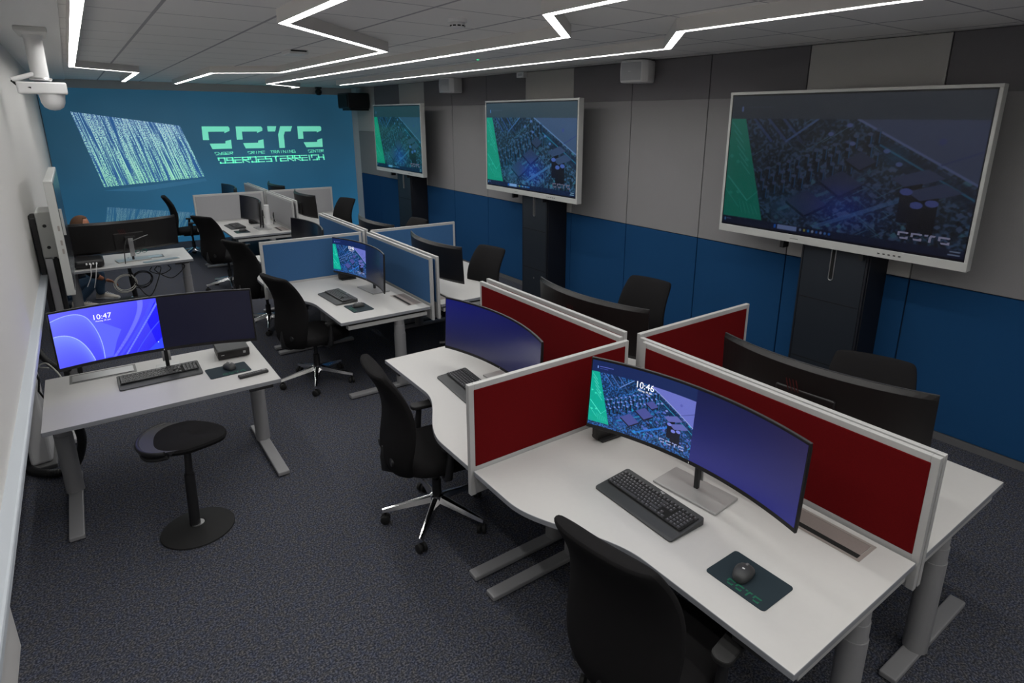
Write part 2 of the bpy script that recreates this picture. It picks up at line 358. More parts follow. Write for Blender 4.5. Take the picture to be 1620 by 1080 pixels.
def uvquad(name, m, cs, y, parent, nx=1):
    me = bpy.data.meshes.new(name); N = 16
    vs = []; uvs = []
    for j in range(N + 1):
        for i in range(N + 1):
            u, v = i / N, j / N
            t = [cs[0][k] * (1 - u) + cs[1][k] * u for k in (0, 1)]; bt = [cs[3][k] * (1 - u) + cs[2][k] * u for k in (0, 1)]
            vs.append((bt[0] * (1 - v) + t[0] * v, y, bt[1] * (1 - v) + t[1] * v)); uvs.append((u, v))
    fs = [(j * (N + 1) + i, j * (N + 1) + i + 1, (j + 1) * (N + 1) + i + 1, (j + 1) * (N + 1) + i) for j in range(N) for i in range(N)]
    me.from_pydata(vs, [], fs); ul = me.uv_layers.new(name='UVMap')
    for l in me.loops: ul.data[l.index].uv = uvs[l.vertex_index]
    me.materials.append(M[m]); o = bpy.data.objects.new(name, me); COL.objects.link(o); o.parent = parent; return o
uvquad('printed_code_screen', 'matrix', [(.046, 2.365), (1.631, 2.132), (1.924, 1.196), (.322, 1.092)], YB - .003, wb)
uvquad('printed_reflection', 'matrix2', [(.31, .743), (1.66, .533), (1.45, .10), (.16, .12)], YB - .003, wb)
wallpoly([[(.302, 1.03), (1.93, 1.165), (1.95, 1.115), (.9, .985)]], 'printed_laptop_base', 'mural_base', YB - .002, .002)

# right wall: acoustic panels
wr = struct(MB().box(XR + .02, XR + .15, YN, YB + .1, 0, ZC + .05).obj('wall_right', 'joint'), 'right wall clad in grey and blue acoustic panels')
seams = [-2.6, -1.13, -.13, .87, 1.885, 2.9, 3.87, 4.88, 5.85, 6.84, 7.80, 8.82, 9.77, 10.78, 11.92, 12.87]
g = .005
for i in range(len(seams) - 1):
    a, b = seams[i] + g, seams[i + 1] - g
    light = abs(seams[i] - 1.885) < .01 or abs(seams[i] - 5.85) < .01 or abs(seams[i] - 9.77) < .01 or i == 0
    if i == len(seams) - 2:
        MB().box(XR, XR + .025, a, b, 2.03, ZC - .005).obj('acoustic_panel', 'panel_light', wr, bevel=.003)
        MB().box(XR, XR + .025, a, b, 1.168, 2.03 - .004).obj('acoustic_panel', 'panel_grey', wr, bevel=.003)
    else:
        if light: MB().box(XR, XR + .025, a, b, 1.168, ZC - .005).obj('acoustic_panel', 'panel_light', wr, bevel=.003)
        else:
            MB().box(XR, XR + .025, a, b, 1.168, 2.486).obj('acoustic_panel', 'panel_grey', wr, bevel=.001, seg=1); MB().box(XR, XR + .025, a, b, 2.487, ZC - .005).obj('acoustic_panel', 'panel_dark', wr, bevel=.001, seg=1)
    MB().box(XR, XR + .025, a, b, .06, 1.160).obj('acoustic_panel', 'panel_blue', wr, bevel=.003)
struct(MB().box(XR - .008, XR + .02, YN, 12.87, 0, .055).obj('baseboard_right', 'baseboard'))
struct(MB().box(XR - .0, XR + .05, 12.87, YB, 0, ZC).obj('trim_6', 'soffit'), 'pale strip beside the mural')

# ------------------------------------------------------------------ LED ceiling lights
ZL = 2.805
def led(path, label, hw=.026):
    path = [Vector((x, y, 0)) for x, y in path]; n = len(path)
    def offs(d):
        out = []
        for i, p in enumerate(path):
            t0 = (path[i] - path[i - 1]).normalized() if i else None; t1 = (path[i + 1] - path[i]).normalized() if i < n - 1 else None
            if t0 is None: nn = Vector((-t1.y, t1.x, 0)); k = 1
            elif t1 is None: nn = Vector((-t0.y, t0.x, 0)); k = 1
            else:
                n0 = Vector((-t0.y, t0.x, 0)); n1 = Vector((-t1.y, t1.x, 0)); nn = (n0 + n1).normalized(); k = 1 / nn.dot(n0)
            out.append(p + nn * d * k)
        return out
    o1, i1, i2, o2 = offs(hw + .005), offs(hw), offs(-hw), offs(-hw - .005)
    zb, zr = ZL, ZL + .012
    # cross-section ring (closed): outer bottom, up, top, down, inner recess
    rings = [[(o1[k].x, o1[k].y, zb), (o1[k].x, o1[k].y, ZC), (o2[k].x, o2[k].y, ZC), (o2[k].x, o2[k].y, zb), (i2[k].x, i2[k].y, zb), (i2[k].x, i2[k].y, zr), (i1[k].x, i1[k].y, zr), (i1[k].x, i1[k].y, zb)] for k in range(n)]
    r = empty('linear_ceiling_light', (path[0].x, path[0].y, ZL)); tag(r, label, 'ceiling light', 'zigzag light lines on the ceiling')
    off = Vector(r.location)
    def sh(L): return [[tuple(Vector(p) - off) for p in q] for q in L]
    MB().loft(sh(rings), 0, True, False).obj('housing', 'housing', r)
    b = MB(); zz = zr - .003
    for k in range(n - 1):
        b.add([Vector((*i1[k].xy, zz)) - off, Vector((*i2[k].xy, zz)) - off, Vector((*i2[k + 1].xy, zz)) - off, Vector((*i1[k + 1].xy, zz)) - off], [(0, 1, 2, 3)])
    d = b.obj('glowing_diffuser', 'led', r); d['label'] = 'glowing white diffuser strip'
led([(.12, -2.4), (.12, 8.64), (.76, 9.19), (.78, 11.9)], 'zigzag white light line nearest the left wall')
led([(1.065, -2.4), (1.065, 3.84), (2.13, 4.93), (2.13, 8.04), (1.50, 8.64), (1.51, 12.1)], 'zigzag white light line, second from the left wall')
led([(2.045, -2.4), (2.045, 2.67), (2.68, 3.30), (2.68, 10.90), (3.37, 11.62), (3.36, 12.1)], 'zigzag white light line, third from the left wall')
led([(3.045, -2.4), (3.045, 2.66), (3.69, 3.34), (3.69, 10.5)], 'zigzag white light line nearest the big wall displays')

# ------------------------------------------------------------------ screen pictures (vertex-colour rasters)
def raster(W, H, kind):
    yy, xx = np.mgrid[0:H, 0:W]; u = (xx + .5) / W; v = (yy + .5) / H   # v down
    img = np.zeros((H, W, 3)); rs = np.random.RandomState(5)
    def col(*c): return np.array([lin((a / 255,))[0] for a in c])
    def soft(mask, c, a=1.):
        mk = np.clip(mask, 0, 1)[..., None] * a; img[:] = img * (1 - mk) + np.array(c) * mk
    def poly(pts, c, a=1.):
        m_ = np.ones_like(u) * 9; n = len(pts)
        for i in range(n):
            (x0, y0), (x1, y1) = pts[i], pts[(i + 1) % n]; L = math.hypot((x1 - x0) * W, (y1 - y0) * H) + 1e-9
            d = ((x1 - x0) * W * (v - y0) * H - (y1 - y0) * H * (u - x0) * W) / L; m_ = np.minimum(m_, d)
        soft(m_ + .5, c, a)
    def circ(cx, cy, rx, ry, c, a=1.): soft((1 - np.sqrt(((u - cx) / rx) ** 2 + ((v - cy) / ry) ** 2)) * rx * W + .5, c, a)
    def line(x0, y0, x1, y1, w_, c, a=1.):
        dx, dy = (x1 - x0) * W, (y1 - y0) * H; L2 = dx * dx + dy * dy + 1e-9; px, py = (u - x0) * W, (v - y0) * H
        t = np.clip((px * dx + py * dy) / L2, 0, 1); d = np.hypot(px - t * dx, py - t * dy); soft(w_ * W - d + .5, c, a)
    def noise(n, m2, seed):
        r = np.random.RandomState(seed).rand(m2 + 2, n + 2); X = u * n; Y = v * m2; xi = X.astype(int); yi = Y.astype(int); fx = X - xi; fy = Y - yi
        return (r[yi, xi] * (1 - fx) + r[yi, xi + 1] * fx) * (1 - fy) + (r[yi + 1, xi] * (1 - fx) + r[yi + 1, xi + 1] * fx) * fy
    if kind == 'bloom':
        picture_mesh.tint = (1, 1, 1)
        t = np.clip(u * .6 + v * .4, 0, 1)[..., None]
        img[:] = col(96, 98, 235) * (1 - t) + col(38, 30, 225) * t
        def petal(f, c0, c1):
            pass
        def band(curve, wid, c, a=.8):
            # curve: list of points; filled soft gradient on one side
            for (x0, y0), (x1, y1) in zip(curve, curve[1:]): line(x0, y0, x1, y1, wid, c, a)
        def bez(p0, p1, p2, n=18): return [((1 - t) ** 2 * p0[0] + 2 * t * (1 - t) * p1[0] + t * t * p2[0], (1 - t) ** 2 * p0[1] + 2 * t * (1 - t) * p1[1] + t * t * p2[1]) for t in [i / n for i in range(n + 1)]]
        # left petals
        c1 = bez((0, .14), (.26, -.02), (.34, .22)) + bez((.34, .22), (.44, .55), (.42, .98)); c2 = bez((0, .42), (.24, .36), (.33, .98))
        def under(curve, c, a):
            xs = np.array([p[0] for p in curve]); ys = np.array([p[1] for p in curve]); o = np.argsort(xs); cy = np.interp(u, xs[o], ys[o]); d = (v - cy); soft(np.where((d > 0) & (u < xs.max()), np.exp(-d * 5.), 0), c, a)
        under(c1, col(110, 125, 255), .8); under(c2, col(120, 140, 255), .9)
        pts = [(.355, .20), (.47, .42), (.62, .50), (.56, .7), (.50, .98), (.42, .98), (.44, .62)]
        for k in range(1, len(pts) - 1): poly([pts[0], pts[k], pts[k + 1]], col(92, 102, 250), .75)
        band(c1, .0035, col(165, 185, 255)); band(c2, .0035, col(175, 195, 255))
        # right ribbons
        def ribbon(p0, p1, p2, w0, w1, c, a=.9):
            B = bez(p0, p1, p2, 26)
            for i in range(26):
                wd = w0 + (w1 - w0) * i / 26; line(*B[i], *B[i + 1], wd, c, a if i % 1 == 0 else 0)
        poly([(.82, .0), (1, 0), (1, 1), (.55, 1), (.72, .55), (.86, .3)], col(20, 12, 230), .8)
        ribbon((.84, .0), (.86, .3), (.50, 1.02), .028, .012, col(105, 110, 250), .55)
        ribbon((.97, .0), (.90, .35), (.56, 1.02), .022, .012, col(70, 75, 250), .6); ribbon((1.02, .05), (.84, .5), (.62, 1.02), .010, .008, col(110, 125, 255), .6)
        ribbon((1.02, .42), (.85, .68), (.72, 1.02), .006, .004, col(70, 85, 255), .6)
        poly([(1, .78), (1, 1), (.84, 1)], col(50, 70, 255), .9); circ(.955, .86, .006, .010, col(200, 220, 255))
        return img
    # circuit-board picture
    n1, n2, n3 = noise(60, 36, 1), noise(26, 15, 2), noise(130, 80, 3)
    base = (n1 * .5 + n3 * .3 + n2 * .4)[..., None]
    img[:] = col(8, 22, 48) * (1 - base) + col(34, 84, 150) * base
    img *= (0.35 + 1.0 * np.clip((n3[..., None] - .45) * 4, 0, 1))
    # diagonal traces
    for k in range(60):
        x, y = rs.rand(), .2 + .8 * rs.rand(); L = .03 + .08 * rs.rand(); s = 1 if rs.rand() < .7 else -1
        line(x, y, x + L, y - s * L * 1.1, .0012, col(60, 150, 205), .55)
    for k in range(230):   # small parts as leaning blocks
        x, y = .25 + .75 * rs.rand(), .45 + .5 * rs.rand(); sx, sy = .006 + .012 * rs.rand(), .01 + .02 * rs.rand(); dk = rs.rand()
        c = col(12, 14, 32) if dk < .45 else (col(75, 90, 165) if dk < .85 else col(25, 130, 175))
        poly([(x, y), (x + sx, y - sy * .8), (x + 2 * sx, y), (x + sx, y + sy * .8)], c, .85)
    poly([(.26, 1), (.24, .80), (.62, .46), (.67, .50)], col(20, 60, 120), .5)
    line(.28, .84, .62, .56, .006, col(30, 150, 200), .35); line(.45, .93, .76, .68, .008, col(30, 120, 220), .5)
    # light board, upper right
    if kind == 'tv':
        lum = img.mean(-1, keepdims=True); img[:] = (img * .55 + lum * .45) * np.array([.8, 1.05, .95])
    VB = (92, 98, 172) if kind == 'mon' else (84, 92, 128)
    poly([(.57, .17), (1, .17), (1, .55)], col(*VB), .95); line(.57, .17, 1, .55, .004, col(130, 140, 190), .9)
    poly([(.60, .22), (1, .58), (1, .72), (.7, .45)], col(8, 30, 62), .75); line(.66, .33, 1, .64, .003, col(40, 150, 190), .6)
    line(.88, .44, 1, .35, .003, col(60, 66, 130), .9); circ(.87, .30, .012, .02, col(70, 75, 150), .8)
    # upper-left slabs
    for x0 in (.12, .19, .26): line(x0, .17, x0 + .09, .33, .006, col(60, 90, 150), .7); line(x0 + .012, .17, x0 + .1, .32, .004, col(10, 20, 45), .9)
    line(.41, .17, .28, .33, .004, col(90, 120, 180), .8); poly([(.29, .33), (.42, .17), (.50, .17), (.33, .40)], col(10, 24, 50), .5)
    # standing capacitors
    for j in range(3):
        for i in range(13):
            cx = .17 + .040 * i + .016 * j + .014 * rs.rand(); cy = .58 - .036 * i * .72 + j * .062 - .05 + .035 * rs.rand()
            if cy < .2 or cx > .66 or (cx > .5 and cy > .48): continue
            poly([(cx - .010, cy), (cx + .010, cy), (cx + .010, cy + .10), (cx - .010, cy + .10)], col(6, 14, 34), .85)
            line(cx + .006, cy, cx + .006, cy + .08, .002, col(30, 130, 190), .6); circ(cx, cy, .0105, .0115, col(100, 120, 190) if kind == 'mon' else col(84, 100, 140), .95)
    for cx, cy in ((.54, .21), (.47, .27), (.56, .33), (.69, .37), (.74, .45)): circ(cx, cy, .012, .014, col(110, 125, 190), .9)
    for cx, cy, s in ((.535, .60, .085), (.40, .76, .09), (.60, .44, .06)):     # chips
        poly([(cx - s, cy), (cx, cy + s * 1.05), (cx, cy + s * 1.3), (cx - s, cy + s * .25)], col(8, 10, 24)); poly([(cx, cy + s * 1.05), (cx + s, cy), (cx + s, cy + s * .25), (cx, cy + s * 1.3)], col(14, 16, 38))
        poly([(cx - s, cy), (cx, cy - s), (cx + s, cy), (cx, cy + s * 1.05)], col(62, 68, 128) if kind == 'mon' else col(58, 66, 100))
    for cx, cy in ((.74, .52), (.80, .60)):
        poly([(cx - .02, cy + .02), (cx + .10, cy - .05), (cx + .16, cy + .0), (cx + .04, cy + .08)], col(80, 86, 150) if kind == 'mon' else col(72, 80, 118)); poly([(cx + .03, cy + .07), (cx + .09, cy + .04), (cx + .09, cy + .24), (cx + .03, cy + .27)], col(8, 10, 22))
    for cx, cy in ((.82, .70), (.87, .68), (.78, .62)):
        poly([(cx - .02, cy), (cx + .02, cy), (cx + .02, cy + .2), (cx - .02, cy + .2)], col(10, 12, 28)); circ(cx, cy, .022, .022, col(100, 110, 190))
    # green wedge and traces in it
    W0 = [(0, .17), (.075, .17), (.205, .94), (0, .94)]
    keep = img.copy(); poly(W0, col(0, 150, 128) if kind == 'mon' else col(0, 175, 140), .93)
    for k in range(6): line(.01 + .012 * k, .2 + .06 * k, .06 + .012 * k, .29 + .06 * k, .0022, col(90, 215, 195), .6)
    line(.01, .62, .12, .80, .003, col(80, 220, 195), .7); line(.0, .72, .08, .86, .002, col(80, 220, 195), .5); line(.12, .80, .17, .72, .002, col(80, 220, 195), .5)
    for cx, cy in ((.02, .46), (.055, .5), (.10, .48), (.03, .75), (.07, .74)): circ(cx, cy, .010, .013, col(60, 205, 175), .7)
    for k in range(5): line(.08 + .02 * k, .80 + .01 * k, .10 + .02 * k, .90, .0015, col(80, 215, 190), .5)
    # top band
    soft((.17 - v) * H + .5, col(14, 30, 74) if kind == 'mon' else col(66, 72, 84))
    line(.055, .085, .055, .11, .004, col(120, 150, 220), .9)
    for x in np.arange(.075, .20, .010): line(x, .085, x + .006, .085, .0022, col(95, 105, 200) if kind == 'mon' else col(78, 84, 104), .9)
    for x in np.arange(.075, .155, .010): line(x, .115, x + .006, .115, .0016, col(75, 85, 170) if kind == 'mon' else col(62, 68, 86), .9)
    for p in ():
        pp = [(.775 + .17 * a, .93 - .05 * b) for a, b in p]
        x0, x1 = min(a for a, b in pp), max(a for a, b in pp); y0, y1 = min(b for a, b in pp), max(b for a, b in pp)
        if kind == 'mon': poly([(x0, y0), (x1, y0), (x1, y0 + .012), (x0, y0 + .012)], col(150, 165, 215), .9); poly([(x0, y1 - .012), (x1, y1 - .012), (x1, y1), (x0, y1)], col(150, 165, 215), .7)
        else: poly([(x0, y0), (x1, y0), (x1, y0 + .012), (x0, y0 + .012)], col(170, 180, 225), .9); poly([(x0, y0), (x0 + .012, y0), (x0 + .012, y1), (x0, y1)], col(170, 180, 225), .8)
    if kind == 'tv':
        g_ = np.exp(-(((u - .55) / .12) ** 2 + ((v - .78) / .14) ** 2))[..., None]; img[:] = img + col(10, 60, 190) * g_ * .55
        g_ = np.exp(-(((u - .30) / .10) ** 2 + ((v - .80) / .10) ** 2))[..., None] + np.exp(-(((u - .72) / .04) ** 2 + ((v - .40) / .06) ** 2))[..., None]; img[:] = img + col(0, 90, 120) * g_ * .4
        soft((v - .945) * H + .5, col(16, 28, 66), .9)
        poly([(.285, .952), (.375, .952), (.375, .985), (.285, .985)], col(165, 180, 235)); poly([(.268, .955), (.278, .955), (.278, .982), (.268, .982)], col(30, 120, 235))
        cs = [(150, 170, 210), (200, 190, 90), (40, 150, 235), (190, 200, 235), (40, 120, 220), (160, 180, 235), (90, 150, 230), (40, 130, 230)]
        for i, c in enumerate(cs): circ(.392 + .018 * i, .968, .005, .010, col(*c))
        line(.015, .962, .015, .972, .004, col(100, 170, 230), .9); line(.025, .962, .045, .962, .0015, col(140, 160, 210), .8)
        line(.955, .958, .985, .958, .0018, col(190, 200, 230)); line(.95, .978, .985, .978, .0018, col(190, 200, 230))
        img[:] = img * (.75 + .25 * noise(2, 2, 8)[..., None])
    return img
_R = {}
def get_raster(k, W, H):
    if k not in _R: _R[k] = raster(W, H, k)
    return _R[k]
def picture_mesh(name, W, H, kind, fpos, material):
    """grid mesh, colours per vertex; fpos(u, v) -> xyz with v from bottom"""
    img = get_raster(kind, W, H); vs = [fpos(i / (W - 1), 1 - j / (H - 1)) for j in range(H) for i in range(W)]
    idx = np.arange(W * H).reshape(H, W); fs = np.stack([idx[1:, :-1], idx[1:, 1:], idx[:-1, 1:], idx[:-1, :-1]], -1).reshape(-1, 4)
    me = bpy.data.meshes.new(name); me.from_pydata(vs, [], fs.tolist())
    ca = me.color_attributes.new('Col', 'FLOAT_COLOR', 'POINT'); arr = np.ones((W * H, 4), dtype=np.float32); arr[:, :3] = img.reshape(-1, 3) * np.array(getattr(picture_mesh, 'tint', (1, 1, 1))); ca.data.foreach_set('color', arr.ravel())
    me.materials.append(M[material]); 
    for p in me.polygons: p.use_smooth = True
    return me
M['mon_glow'] = screen_mat('monitor_backlight_glow', 1.0)
M['logo_glow'] = mat('pale_screen_logo', (0, 0, 0), .3, emit=(.30, .34, .62), es=1.)
M['logo_dim'] = mat('dim_screen_logo', (0, 0, 0), .3, emit=(.09, .09, .14), es=1.)
M['tv_near'] = screen_mat('display_picture_dim', .17); M['tv_mid'] = screen_mat('display_picture_middle', .62); M['tv_far'] = screen_mat('display_picture_far', .55)
M['mon_pic'] = screen_mat('monitor_picture', 1.35); M['bloom'] = screen_mat('blue_wallpaper_picture', 1.25)
M['clock'] = mat('clock_digits', (0, 0, 0), .5, emit=(.92, .92, 1.), es=1.3)

# ------------------------------------------------------------------ wall displays on lift towers
def tower():
    t = empty('display_lift_tower')
    MB().box(-.03, .26, -.27, .27, 0, 2.1).obj('column_body', 'tower_side', t, bevel=.004)
    MB().box(-.052, -.03, -.245, .245, .03, 1.55).obj('front_cover', 'tower', t, bevel=.004)
    MB().box(-.050, -.0295, -.262, -.248, .0, 1.55).obj('side_rail', 'tower_side', t); MB().box(-.050, -.0295, .248, .262, .0, 1.55).obj('side_rail', 'tower_side', t)
    b = MB()
    for z in (.42, .93): b.box(-.0535, -.0515, -.235, .235, z, z + .006)
    b.obj('cover_joints', 'dark_gap', t)
    b = MB(); b.box(-.056, -.050, -.010, .010, 1.13, 1.5); b.obj('cable_slot', 'dark_gap', t)
    p = [(-.055, .017 * math.cos(a), 1.125 + .017 * math.sin(a)) for a in [PI + PI * k / 12 for k in range(13)]]
    MB().tube([(-.055, -.017, 1.5)] + p + [(-.055, .017, 1.5)], .0035, 8).obj('slot_rim', 'silver', t)
    MB().lathe([(0, -.056), (.012, -.056), (.012, -.050), (0, -.050)], (0, .0, .30), 16, 0, 'x').obj('lock', 'grey_plastic', t)
    return t
T0 = tower()
TL = ['dark lift tower under the largest, nearest wall display', 'dark lift tower under the middle wall display', 'dark lift tower under the farthest wall display']
YD = [2.378, 6.26, 10.12]
tws = [T0, copy_tree(T0), copy_tree(T0)]
for t, y, l in zip(tws, YD, TL): tag(place(t, (4.62, y - .06, 0)), l, 'display stand', 'lift towers under the wall displays')
def tvpic(material):
    W, H = 1.865, 1.045
    picture_mesh.tint = (.85, 1., 1.15) if material == 'tv_near' else ((.62, 1.08, 1.12) if material == 'tv_mid' else (.35, 1.05, .92))
    return picture_mesh('lit_screen', 400, 226, 'tv', lambda u, v: (-.0022, W / 2 - u * W, .078 + v * H), material)
def display():
    W, H = 1.925, 1.157
    t = empty('wall_display')
    MB().box(.012, .075, -W / 2, W / 2, 0, H).obj('back_housing', 'bezel', t, bevel=.006)
    b = MB(); y0, y1 = -W / 2, W / 2
    b.box(0, .02, y0, y1, 0, .062); b.box(0, .02, y0, y1, H - .022, H); b.box(0, .02, y0, y0 + .022, .062, H - .022); b.box(0, .02, y1 - .022, y1, .062, H - .022)
    b.obj('bezel', 'bezel', t, bevel=.003)
    MB().box(.003, .0125, y0 + .02, y1 - .02, .06, H - .02).obj('dark_border', 'scr_off', t)
    b = MB()
    for k in range(5): b.box(-.002, .001, -.42 - k * .035, -.42 - k * .035 + .016, .026, .034)
    b.obj('buttons', 'black_plastic', t)
    b = MB()
    [b.box(-.0012, .001, .27 - k * .012, .278 - k * .012, .028, .034) for k in range(6)]; b.obj('small_markings', 'grey_plastic', t)
    MB().box(.02, .10, .34, .37, -.06, .02).obj('mount_bracket', 'black_plastic', t); MB().box(.02, .10, -.30, -.27, -.05, .02).obj('mount_bracket', 'black_plastic', t)
    MB().box(.075, .118, -.26, .26, .25, .8).obj('back_plate', 'black_plastic', t)
    return t
D0 = display()
DS = [D0, copy_tree(D0), copy_tree(D0)]
dl = ['largest and nearest white framed wall display, its picture the dimmest', 'middle wall display with a white frame, between the two others', 'farthest wall display with a white frame, next to the mural wall']
for d, y, l, mt in zip(DS, YD, dl, ('tv_near', 'tv_mid', 'tv_far')):
    tag(place(d, (4.5, y, 1.362)), l, 'display', 'wall displays on the right wall')
    me = tvpic(mt); o = bpy.data.objects.new('lit_screen', me); COL.objects.link(o); o.parent = d
    o.location.x = .0045
    q = []; fcs = []
    for p in LOGO01: fcs.append(tuple(range(len(q), len(q) + len(p)))); q += [(.0012, 1.865 / 2 - (.775 + .175 * a) * 1.865, .078 + (.075 + .048 * c_) * 1.045) for a, c_ in p]
    MB().add(q, fcs).obj('screen_logo', 'logo_dim', d)

# ------------------------------------------------------------------ desks
ZD = .70
def smooth_outline(v0, sx, sy, xr, yd, L, u_in):
    # (v, u) control points of the front edge, cosine blended wide -> narrow
    pts = [(u_in, v0), (1.075, v0)]
    for k in range(0, 25):
        t = k / 24; v = .30 + t * .62; pts.append((1.075 + (.865 - 1.075) * (.5 - .5 * math.cos(PI * t)), v))
    pts += [(.862, L), (u_in, L)]
    return [(xr + sx * u, yd + sy * v) for u, v in pts]
def leg_set(r, x_in, x_out, y, colx, inner=False):
    """foot bar along x with a telescopic column, all in local coordinates"""
    f = MB().prism([(x_in, y - .035), (x_out, y - .035), (x_out, y + .035), (x_in, y + .035)], .006, .034).obj('foot', 'leg', r, bevel=.006)
    b = MB(); b.cyl(colx, y, .03, .50, .050, .050, 32); b.cyl(colx, y, .50, .575, .0465, .0465, 32); b.cyl(colx, y, .575, .624, .043, .043, 32)
    b.obj('leg_column', 'leg', r)
def desk(xr, yd, sx, sy, label, group, u_in=.045, L=1.525, v0=.016):
    ox, oy = xr + sx * .5, yd + sy * .75
    r = empty('curved_desk', (ox, oy, 0)); tag(r, label, 'desk', group)
    out = [(x - ox, y - oy) for x, y in smooth_outline(v0, sx, sy, xr, yd, L, u_in)]
    MB().prism(out, ZD - .025, ZD, 0, 1).obj('tabletop', ['desk', 'desk_edge'], r, bevel=.0015, seg=1)
    X = lambda u: xr + sx * u - ox
    Y = lambda v: yd + sy * v - oy
    leg_set(r, X(.08), X(.82), Y(L - .055), X(.34)); leg_set(r, X(.28), X(1.04), Y(.085), X(.50))
    b = MB(); xa, xb = sorted((X(.30), X(.40))); ya, yb = sorted((Y(.10), Y(L - .06))); b.box(xa, xb, ya, yb, .625, .665)
    b.obj('cross_beam', 'black_plastic', r)
    for v in (.085, L - .045):
        xa, xb = sorted((X(u_in + .03), X(.80))); MB().box(xa, xb, Y(v) - .03, Y(v) + .03, .622, .655).obj('support_arm', 'frame', r, bevel=.002)
        MB().box(xa + .01, xb - .02, Y(v) - .022, Y(v) + .022, .655, .675).obj('arm_spacer', 'black_plastic', r)
    b = MB(); xa, xb = sorted((X(.10), X(.24))); ya, yb = sorted((Y(.3), Y(L - .25))); b.box(xa, xb, ya, yb, .56, .566); b.box(xa, xa + .004, ya, yb, .56, .61); b.box(xb - .004, xb, ya, yb, .56, .61)
    b.obj('cable_tray', 'black_plastic', r)
    xa, xb = sorted((X(.80), X(.86))); ya, yb = sorted((Y(L - .22), Y(L - .10))); MB().box(xa, xb, ya, yb, .655, .675).obj('height_control', 'black_plastic', r, bevel=.003)
    # flush power flap
    xa, xb = sorted((X(.075), X(.215))); ya, yb = sorted((Y(L - .13), Y(L - .52)))
    fl = MB(); t = .014; z = ZD + .0015
    fl.box(xa, xb, ya, ya + t, ZD, z); fl.box(xa, xb, yb - t, yb, ZD, z); fl.box(xa, xa + t, ya + t, yb - t, ZD, z); fl.box(xb - t, xb, ya + t, yb - t, ZD, z)
    fl = fl.obj('power_flap', 'bronze', r)
    fx = (xa + t, xb - t) ; gap = .028
    if sx < 0: a, b_, c, d = fx[0] + gap, fx[1] - .002, fx[0], fx[0] + gap
    else: a, b_, c, d = fx[0] + .002, fx[1] - gap, fx[1] - gap, fx[1]
    MB().box(a, b_, ya + t + .002, yb - t - .002, ZD, z).obj('flap_lid', 'bronze_dark', fl); MB().box(c, d, ya + t, yb - t, ZD, z - .0005).obj('brush_slot', 'dark_gap', fl)
    return r
def divider(axis, a0, a1, c, th, felt, label, group, z0=.57, z1=1.14):
    """panel standing along x ('x') or y ('y') between a0..a1, centred at c"""
    L = a1 - a0; h = th / 2; fr = .030
    r = empty('desk_divider', ((a0 + a1) / 2, c, z0) if axis == 'x' else (c, (a0 + a1) / 2, z0)); tag(r, label, 'desk divider', group)
    if axis == 'y': r.rotation_euler = (0, 0, PI / 2)
    H = z1 - z0
    b = MB(); b.box(-L / 2, -L / 2 + fr, -h, h, 0, H); b.box(L / 2 - fr, L / 2, -h, h, 0, H); b.box(-L / 2 + fr, L / 2 - fr, -h, h, H - fr, H); b.box(-L / 2 + fr, L / 2 - fr, -h, h, .03, .152)
    b.obj('frame', 'frame', r, bevel=.0015, seg=1)
    for s in (-1, 1):
        xa, xb = sorted((s * (L / 2 - fr), s * (L / 2 - .14))); MB().box(xa, xb, -h * .6, h * .6, .0, .10).obj('end_bracket', 'frame', r, bevel=.001, seg=1)
    MB().box(-L / 2 + fr - .004, L / 2 - fr + .004, -h - .003, h + .003, .150, H - fr + .004).obj('fabric_panel', felt, r, bevel=.005)
    return r
CL = [dict(n='red', xr=2.35, yd=2.215, felt='red', nl=(2.315, 2.34), nr=(2.353, 2.378), fl=(2.262, 2.287), fr=(2.345, 2.37)),
      dict(n='blue', xr=2.375, yd=6.20, felt='blue', nl=(2.325, 2.35), nr=(2.385, 2.41), fl=(2.335, 2.36), fr=(2.39, 2.415)),
      dict(n='grey', xr=2.44, yd=10.66, felt='grey', nl=(2.395, 2.42), nr=(2.45, 2.475), fl=(2.395, 2.42), fr=(2.45, 2.475))]
for c in CL:
    n, xr, yd = c['n'], c['xr'], c['yd']
    gd = 'curved desks of the %s divider group' % n
    desk(xr, yd, -1, -1, 'white curved desk, near left quarter of the %s divider group' % n, gd, u_in=dict(red=.045, blue=.06, grey=.055)[n])
    desk(xr, yd, 1, -1, 'white curved desk, near right quarter of the %s divider group' % n, gd, v0=-.012)
    desk(xr, yd, -1, 1, 'white curved desk, far left quarter of the %s divider group' % n, gd, u_in=.105 if n == 'red' else (.06 if n == 'blue' else .055))
    desk(xr, yd, 1, 1, 'white curved desk, far right quarter of the %s divider group' % n, gd, v0=.056)
    gg = '%s fabric dividers' % n
    mid = lambda p: (p[0] + p[1]) / 2
    divider('x', xr - 1.09, xr - .08, yd, .026, c['felt'], '%s divider across, between the two left desks of its group' % n, gg)
    divider('x', xr + .045, xr + 1.06, yd + .035, .026, c['felt'], '%s divider across, between the two right desks of its group' % n, gg)
    divider('y', yd - 1.53, yd - .07, mid(c['nl']), .025, c['felt'], '%s lengthwise divider behind the near left desk' % n, gg)
    divider('y', yd - 1.53, yd - .015, mid(c['nr']), .025, c['felt'], '%s lengthwise divider behind the near right desk' % n, gg)
    divider('y', yd + .05, yd + 1.53, mid(c['fl']), .025, c['felt'], '%s lengthwise divider behind the far left desk' % n, gg)
    divider('y', yd + .10, yd + 1.57, mid(c['fr']), .025, c['felt'], '%s lengthwise divider behind the far right desk' % n, gg)

